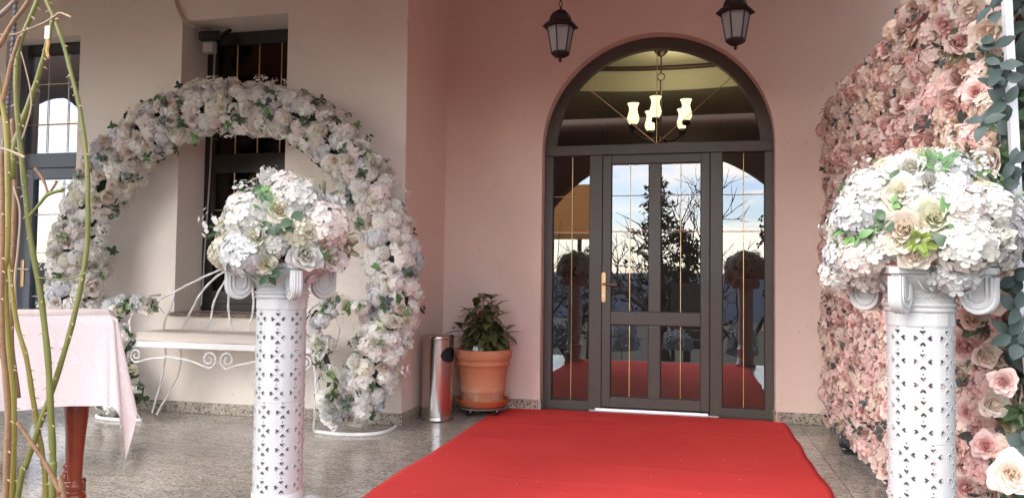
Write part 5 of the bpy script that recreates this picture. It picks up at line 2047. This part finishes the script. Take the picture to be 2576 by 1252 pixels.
# blue-noise-like jittered grid over the panel
sp = .082
ny_, nz_ = int((PY1 - PY0 - .25) / sp), int((PZ1 - .04) / sp)
for i in range(ny_ + 1):
    for j in range(nz_ + 1):
        y = PY0 + .27 + (PY1 - PY0 - .29) * (i + random.uniform(-.42, .42)) / ny_
        z = .09 + (PZ1 - .10) * (j + random.uniform(-.42, .42) + (.5 if i % 2 else 0)) / nz_
        items.append((y, min(max(z, .07), PZ1 + .03)))
items.sort()
near = []
far = G()
fmats = ['p_pink', 'p_rose', 'p_peach', 'p_dusty', 'leaf_grey']
smalls = [make_rose(60 + i, .9, True, 2, 2) for i in range(4)]
smallh = [make_hydrangea(60 + i, 16, .42) for i in range(4)]
hcnt = rcnt = 0
for (y, z) in items:
    edge = y < PY0 + .95
    out_ = random.uniform(.03, .085)
    nrm = jit(Vector((-1, -.45, .12)), .45)
    p = Vector((PX - out_, y, z))
    kind = random.random()
    if edge and kind < .16 or (y < PY0 + .55 and kind < .42):
        sc_ = random.uniform(.065, .10)
        put('leaf_sprig', broad, random.choice(['leaf_grey', 'leaf_grey', 'leaf']), fwll, p + Vector((.02, 0, 0)), jit(nrm, .6), sc_ * .62)
        if kind < .10:
            continue
    if kind < .60:
        if rcnt < 290:
            rcnt += 1
            put('rose', random.choice([roses2, roses2, peonies]), random.choice(['p_rose', 'p_pink', 'p_peach', 'p_rose', 'p_peach', 'p_peachw'] if y < PY0 + 1.0 else ['p_rose', 'p_pink', 'p_peach', 'p_pink']), fwll, p, nrm, random.uniform(.050, .070))
        else:
            far.merge(random.choice(smalls), frame_mat(p, nrm, random.uniform(0, 6), random.uniform(.050, .066)), random.choice([0, 0, 1, 1, 2, 3]))
    else:
        if hcnt < 200:
            hcnt += 1
            put('hydrangea', hyds, random.choice(['p_dusty', 'p_pink', 'p_peach', 'p_rose']), fwll, p, nrm, random.uniform(.058, .078))
        else:
            far.merge(random.choice(smallh), frame_mat(p, nrm, random.uniform(0, 6), random.uniform(.055, .072)), random.choice([0, 1, 3, 3, 2]))
    if random.random() < .22:
        far.merge(random.choice(broad), frame_mat(p + Vector((-.015, 0, 0)), jit(nrm, .7), random.uniform(0, 6), .036), 4)
struct(obj('far_flowers', far, [M[q] for q in fmats], fwll, smooth=True), 'stuff')
# leafy near edge: grey-green sprays and pale roses spilling past the frame
for k in range(84):
    z = PZ0 + (PZ1 + .1) * random.random()
    p = Vector((PX - random.uniform(-.05, .05), PY0 + random.uniform(.12, .34), z))
    put('leaf_sprig', broad, random.choice(['leaf_grey', 'leaf_grey', 'leaf_grey', 'leaf']), fwll, p, jit(Vector((-.25, -1, .1)), .6), random.uniform(.045, .068))
for (x, y, mat, s_) in ((2485, 78, 'p_peach', .062), (2455, 232, 'p_rose', .055), (2392, 262, 'p_rose', .058), (2485, 400, 'p_peach', .062), (2520, 680, 'p_peach', .045), (2500, 755, 'p_peach', .06), (2445, 800, 'p_peach', .058),
                        (2425, 870, 'p_rose', .065), (2480, 890, 'p_peachw', .055), (2525, 960, 'p_rose', .055), (2498, 1015, 'p_peachw', .062), (2440, 1035, 'p_rose', .06), (2545, 1190, 'p_peachw', .085), (2430, 1225, 'p_rose', .055), (2415, 1130, 'p_rose', .06), (2480, 1120, 'p_rose', .06), (2440, 20, 'p_peachw', .06), (2375, 60, 'p_rose', .05), (2410, 110, 'p_rose', .055)):
    d = ray(x, y)
    t = (PX - .11) / d.x
    put('rose', random.choice([peonies, roses2]), mat, fwll, CAM + d * t, jit(-d.normalized(), .5), s_ * .8)
for (x, y) in ((2500, 30), (2512, 120), (2520, 165), (2534, 205), (2498, 215), (2520, 262), (2478, 320), (2545, 418), (2556, 446), (2515, 470), (2560, 640), (2565, 700), (2550, 780), (2555, 860), (2540, 840)):
    put('leaf_sprig', broad, 'leaf_grey', fwll, at_d(x, y, 2.30), jit(Vector((-.5, -1, .2)), .5), random.uniform(.040, .052))
for k in range(30):
    z = PZ0 + (PZ1) * random.random()
    p = Vector((PX - random.uniform(.0, .09), PY0 + random.uniform(.15, .6), z))
    put('fern_sprig', ferns, random.choice(['fern_brown', 'leaf']), fwll, p, jit(Vector((-.6, -1, .1)), .6), random.uniform(.05, .08))

# black floodlight on the floor at the panel's foot
p = Vector((1.0, 5.32, 0))
fl = thing('floodlight', 'small black floodlight on the floor at the flower wall foot', 'floodlight', p)
obj('lamp_housing', G().tube([p + Vector((-.03, .03, .075)), p + Vector((.03, -.03, .055))], [.05, .035], 16), M['black'], fl)
obj('lamp_foot', G().box(p.x - .04, p.x + .04, p.y - .04, p.y + .04, .002, .02).tube([p + Vector((0, 0, .02)), p + Vector((0, 0, .06))], .012, 8), M['black'], fl)

# bare twigs of a shrub beyond the white frame
sh = thing('bare_shrub', 'leafless grey twigs growing beyond the white panel frame', 'shrub', (1.75, 3.6, -.55))
random.seed(13)
for k in range(16):
    b0 = Vector((1.75 + random.uniform(-.2, .4), 3.5 + random.uniform(-.5, .5), -.5))
    pts = [b0]
    d = Vector((random.uniform(-.05, .15), random.uniform(-.15, .1), 1))
    for j in range(7):
        pts.append(pts[-1] + d.normalized() * .40 + Vector((random.uniform(-.1, .1), random.uniform(-.1, .1), 0)))
    br_ = obj('branch', G().tube(pts, [.016 - .0017 * j for j in range(8)], 5), M['bark'], sh)
    g = G()
    for j in range(34):
        f_ = random.uniform(1.5, 6.9)
        q = pts[int(f_)].lerp(pts[min(int(f_) + 1, 7)], f_ % 1)
        e = Vector((random.uniform(-.6, .8), random.uniform(-1, .6), random.uniform(-.1, .6))).normalized() * random.uniform(.15, .4)
        g.tube([q, q + e * .5 + Vector((0, 0, .03)), q + e], [.004, .003, .0015], 3)
    struct(obj('twigs', g, M['bark'], br_), 'stuff')

# white lidded pot at the bottom edge beside the column
wp = at_d(786, 1254, 3.25)
obj_ = thing('white_urn', 'round white lid of a small urn beside the column foot', 'urn', (wp.x, wp.y, 0))
obj('urn_body', G().lathe([(.05, .002), (.055, .01), (.04, .04), (.07, .12), (.075, wp.z - .03)], 24, (wp.x, wp.y)), M['white_plastic'], obj_, smooth=True)
obj('urn_lid', G().lathe([(.045, wp.z - .031), (.056, wp.z - .022), (.056, wp.z - .008), (.047, wp.z + .008), (.0, wp.z + .016)], 24, (wp.x, wp.y)), M['white_plastic'], obj_, smooth=True)

# ------------------------------------------------------------------ stucco pier and rope at the far left
pr = at_d(30, 60, 3.9)
pier = tag(obj('stucco_pier', G().box(pr.x - .75, pr.x - .30, pr.y - .30, pr.y, 0, ZC - .003), M['wall_white'], bevel=.01), 'rough white plaster pier at the left picture edge', 'pier')
g = G()
rpth = smoothpath([at_d(40, -60, 2.2), at_d(36, 60, 2.2), at_d(24, 200, 2.2), at_d(16, 330, 2.2), at_d(10, 500, 2.2), at_d(4, 700, 2.2), at_d(2, 900, 2.2)], 40)
g.tube(rpth, [.0055 + .0014 * math.sin(i * 1.6) for i in range(len(rpth))], 8)
tag(obj('rope_light', g, plain('dark_rope', (0.05, 0.05, 0.055), 0.5), smooth=True), 'dark beaded light rope hanging behind the rose canes', 'rope')

# ------------------------------------------------------------------ climbing rose canes in the foreground
rose_t = thing('climbing_rose', 'bare thorny rose canes in the left foreground', 'rose bush', (-1.15, 1.15, -.55))
random.seed(77)


def cane(pts, d0, w_px, mat, d1=None, thorns=True, down=False, parent=None):
    d1 = d1 or d0
    n_ = len(pts)
    P = [at_d(x, y, d0 + (d1 - d0) * i / (n_ - 1)) for i, (x, y) in enumerate(pts)]
    if down:
        last = P[-1]
        dr = (P[-1] - P[-2]).normalized()
        k_ = (last.z + .56) / max(.3, -dr.z)
        P.append(last + Vector((dr.x * .5, dr.y * .5, dr.z)) * k_ * .5 + Vector((0, 0, 0)))
        P.append(Vector((P[-1].x, P[-1].y, -.57)))
    pth_ = smoothpath(P, 8)
    r_ = w_px * 0.92 / 2 / 1900 * d0
    N_ = len(pth_)
    rr = [r_ * (.72 + .5 * i / N_) * (1 + .06 * math.sin(i * .9)) for i in range(N_)]
    c_ = obj('cane', G().tube(pth_, rr, 8), M[mat], parent or rose_t, smooth=True)
    if thorns:
        g = G()
        for i in range(3, N_ - 2, 2):
            if random.random() < .75:
                d = (pth_[i + 1] - pth_[i]).normalized()
                o_ = d.orthogonal().normalized()
                o_.rotate(Matrix.Rotation(random.uniform(0, 6.28), 3, d))
                b0 = pth_[i] + o_ * rr[i] * .8
                g.tube([b0, b0 + o_ * .0035 - d * .0005, b0 + o_ * .008 + Vector((0, 0, -.003))], [.0022, .0013, .0003], 4)
        if g.v:
            struct(obj('thorns', g, M['thorn'], c_), 'stuff')
    return c_


cane([(96, -30), (91, 8), (50, 111), (40, 202), (45, 303), (55, 404), (66, 505), (79, 614), (102, 741), (120, 894), (127, 1021), (133, 1149), (132, 1260)], 1.55, 15, 'cane_green', 1.5, down=True)
cane([(108, -30), (116, 0), (151, 86), (177, 177), (202, 283), (218, 404), (221, 505), (219, 614), (204, 716), (178, 828), (137, 965), (102, 1062), (66, 1169), (43, 1260)], 1.62, 13, 'cane_green', 1.5, down=True)
cane([(134, 40), (121, 101), (101, 177), (76, 252), (50, 323), (35, 380), (30, 450)], 1.58, 15, 'cane_green')
cane([(-8, 180), (0, 237), (15, 323), (20, 454), (18, 631), (10, 690), (20, 858), (31, 970), (33, 1072), (28, 1260)], 1.5, 17, 'cane_yellow', down=True)
cane([(8, 560), (23, 665), (41, 807), (66, 899), (81, 991), (97, 1088), (109, 1164), (115, 1260)], 1.53, 14, 'cane_yellow', down=True)
cane([(43, 1062), (76, 1108), (117, 1169), (153, 1240), (165, 1270)], 1.44, 13, 'cane_brown', thorns=False, down=True)
cane([(30, 300), (38, 420), (35, 560), (30, 700), (28, 860), (45, 1000)], 1.6, 13, 'cane_brown')
cane([(3, 380), (6, 560), (4, 700), (5, 843), (20, 1037), (14, 1260)], 1.47, 16, 'cane_brown', down=True)
cane([(80, -30), (68, 8), (30, 60), (2, 108), (-30, 150)], 1.4, 12, 'cane_brown', thorns=False)
cane([(62, -30), (20, 20), (-30, 62)], 1.42, 12, 'cane_grey', thorns=False)
cane([(50, 90), (28, 160), (10, 240), (-20, 330)], 1.5, 12, 'cane_brown', thorns=False)
cane([(73, 545), (100, 512), (121, 489), (159, 477)], 1.5, 9, 'cane_green', thorns=False)
cane([(121, 489), (110, 455), (88, 424)], 1.5, 8, 'cane_brown', thorns=False)
cane([(121, 489), (135, 470), (143, 455)], 1.5, 7, 'cane_brown', thorns=False)
cane([(94, 698), (150, 702), (193, 695), (219, 685)], 1.5, 4.5, 'cane_green', thorns=False)
cane([(53, 131), (66, 180), (76, 227), (78, 270), (65, 320), (55, 350)], 1.52, 4, 'twine', thorns=False)
cane([(-10, 86), (30, 88), (66, 76), (110, 58), (136, 42), (150, 33), (165, 38), (178, 44)], 1.42, 5, 'twine', thorns=False)
cane([(-6, 371), (20, 378), (45, 388), (62, 396)], 1.45, 7, 'twine', thorns=False)
cane([(34, 470), (50, 530), (46, 620), (38, 700), (40, 780)], 1.56, 6, 'twine', thorns=False)
p = at_d(119, 82, 1.5)
tag(obj('plant_tag', G().box(p.x - .0055, p.x + .0055, p.y - .001, p.y + .001, p.z - .013, p.z + .013), plain('tag_paper', (0.62, 0.52, 0.46), 0.8)), 'pale paper tag tied to a rose cane', 'tag')
p0 = [at_d(120 + 1.5 * math.sin(i), 100 + i * 6, 1.5) for i in range(9)]
tag(obj('twine_end', G().tube(p0, [.003] * 8 + [.001], 5), plain('orange_twine', (0.5, 0.27, 0.10), 0.9)), 'frayed orange twine hanging from the paper tag', 'twine')


# ------------------------------------------------------------------ garden behind the viewer, seen in the door glass
def bare_tree(label, base, h, seed, lean=(0, 0), r0_=.12, wid=1.0):
    rn = random.Random(seed)
    t_ = thing('bare_tree', label, 'tree', base, 'trees below the porch')
    tr_, cr_ = G(), G()

    def grow(p, d, ln, r_, dep):
        pts = [p]
        q = p
        for k in range(4):
            d = (d + Vector((rn.uniform(-.22, .22), rn.uniform(-.22, .22), rn.uniform(-.05, .15)))).normalized()
            q = q + d * ln / 4
            pts.append(q)
        (tr_ if dep < 1 else cr_).tube(pts, [r_ * (1 - .12 * k) for k in range(5)], 5 if dep < 2 else 3, cap=False)
        if dep < 5:
            for k in range(rn.choice((2, 3, 3))):
                a = rn.uniform(.35, .95)
                ax = d.orthogonal().normalized()
                ax.rotate(Matrix.Rotation(rn.uniform(0, 6.28), 3, d))
                nd = d.copy()
                nd.rotate(Matrix.Rotation(a, 3, ax))
                nd.x *= wid
                grow(pts[rn.choice((2, 3, 4, 4))], nd.normalized(), ln * rn.uniform(.6, .82), r_ * .66, dep + 1)
    grow(Vector(base), Vector((lean[0], lean[1], 1)).normalized(), h * .36, r0_, 0)
    obj('trunk', tr_, M['bark'], t_)
    obj('crown', cr_, M['bark'], t_)


def pine(label, base, h, seed, lean=0):
    rn = random.Random(seed)
    t_ = thing('pine_tree', label, 'tree', base, 'trees below the porch')
    B = Vector(base)
    top = B + Vector((lean * h, 0, h))
    obj('trunk', G().tube([B, B.lerp(top, .5) + Vector((.1, 0, 0)), top], [.16, .11, .03], 7), M['bark'], t_)
    g = G()
    bg = G()
    for k in range(46):
        f_ = .38 + .62 * k / 45
        p = B.lerp(top, f_)
        ln = (1.9 * (1 - f_) + .40) * rn.uniform(.5, 1.25)
        a = rn.uniform(0, 6.28)
        e = p + Vector((math.cos(a) * ln, math.sin(a) * ln, rn.uniform(-.1, .4) * ln))
        bg.tube([p, e], [.03, .01], 3)
        for q in range(21):
            c_ = p.lerp(e, rn.uniform(.3, 1.05)) + Vector((rn.uniform(-.2, .2), rn.uniform(-.2, .2), rn.uniform(-.12, .16)))
            d = Vector((rn.uniform(-1, 1), rn.uniform(-1, 1), rn.uniform(-.2, 1))).normalized() * rn.uniform(.14, .30)
            s_ = d.orthogonal().normalized() * .06
            t0 = rn.random()
            g.add([c_ - s_, c_ + s_, c_ + d], [(0, 1, 2)], [t0] * 3)
    obj('crown', g, M['needles'], t_)
    obj('branches', bg, M['bark'], t_)


def gz(x, y):
    d = max(0, -4 - y)
    return -0.6 - 0.16 * d - .6


def refl(px, D, py=600):
    """a point D metres behind the porch front that the door glass shows at that picture column"""
    d = ray(px, py)
    s_ = DF / d.y
    return Vector((d.x * (s_ + D / d.y), -(D - DF), CAMZ + d.z * (s_ + D / d.y)))


q = refl(1640, 22)
pine('dark pine with a leaning trunk reflected in the left door pane', (q.x + .5, q.y, gz(q.x, q.y)), 7.0 - gz(q.x, q.y) - 2.4, 3, -.05)
q = refl(1600, 40)
pine('tall far pine beside the leaning pine', (q.x - 3.0, q.y, gz(q.x, q.y)), 8.8, 8, .02)
q = refl(1725, 21)
pine('low bushy pine under the crooked bare tree', (q.x, q.y, gz(q.x, q.y)), 5.6, 15, .0)
for (px, D, h, sd_, lab) in ((1700, 20, 5.6, 1, 'bare tree with crooked limbs reflected in the right door pane'), (1760, 26, 7.5, 2, 'slender bare tree between the crooked tree and the wide tree'), (1905, 17, 7.0, 4, 'wide spreading bare tree reflected in the right sidelight'), (1420, 24, 6.0, 6, 'low bare tree behind the orange awning'), (2000, 22, 8.5, 9, 'tall bare tree beside the wide spreading tree')):
    q = refl(px, D)
    bare_tree(lab, (q.x, q.y, gz(q.x, q.y)), h - gz(q.x, q.y) * .55, sd_, (random.uniform(-.15, .15), 0), .12)


def bush(label, c, r_, h, seed):
    rn = random.Random(seed)
    t_ = thing('frosted_bush', label, 'bush', c, 'frosted bushes below the porch')
    g = G()
    for k in range(2600):
        a, e = rn.uniform(0, 6.28), math.asin(rn.uniform(-.2, 1))
        rr = rn.uniform(.55, 1.0) * (1 + .25 * noise.noise(Vector((math.cos(a) * 2 + seed, math.sin(a) * 2, e * 2))))
        p = Vector((c[0] + r_ * rr * math.cos(e) * math.cos(a), c[1] + r_ * rr * math.cos(e) * math.sin(a), c[2] + h * rr * (math.sin(e) * .8 + .2)))
        d = Vector((rn.uniform(-1, 1), rn.uniform(-1, 1), rn.uniform(-.3, 1))).normalized() * .09
        s_ = d.orthogonal().normalized() * .028
        t0 = rn.random()
        g.add([p - s_, p + s_, p + d], [(0, 1, 2)], [t0] * 3)
    obj('twigs', g, M['frosty'], t_)


for (px, D, r_, h, sd_, lab) in ((1568, 13.6, .42, .95, 1, 'rounded frosted bush reflected low in the left door pane'), (1868, 13.2, .36, .85, 2, 'frosted bush reflected low in the right sidelight'), (1705, 14.5, .4, .5, 3, 'small frosted bush beside the dark boards'), (1405, 13.8, .4, .7, 5, 'small frosted bush under the orange awning')):
    q = refl(px, D)
    bush(lab, (q.x, q.y, -.75), r_, h, sd_)
fe = thing('board_standin', 'dark horizontal boards standing in for stairs seen in the door glass', 'fence', (0.1, -6, -.9))  # added boards standing in for dark stairs seen in the door glass
for k in range(7):
    box('board', -.55, 0.75, -8.62, -8.59, -.75 + .26 * k, -.75 + .26 * k + .24, M['fence'], fe)
for x in (-.5, .7):
    box('post', x - .05, x + .05, -8.70, -8.63, -1.3, 1.1, M['fence'], fe)
# orange awning on a dark post
a0 = refl(1395, 17, 480)
a1 = refl(1478, 17, 600)
aw_ = thing('orange_awning', 'orange awning on dark posts across the yard', 'awning', (a0.x, a0.y, -.6))
zt_, zm_, zl_ = a0.z + .35, a1.z + .18, a1.z - .02
xa_, xb_ = a0.x - 1.8, a1.x + .12
g = G().add([(xa_, a0.y - 1.2, zt_), (xb_ - .15, a0.y - 1.2, zt_), (xb_, a0.y, zm_), (xa_, a0.y, zm_)], [(0, 1, 2, 3)])
obj('canopy', g, M['awning'], aw_)
obj('valance', G().box(xa_, xb_, a0.y - .004, a0.y, zl_, zm_ - .004), M['awning'], aw_)
for x in (a1.x - .28, xa_ + .2):
    box('post', x - .06, x + .06, a0.y - .2, a0.y - .1, -1.6, zm_ - .02, M['fence'], aw_)
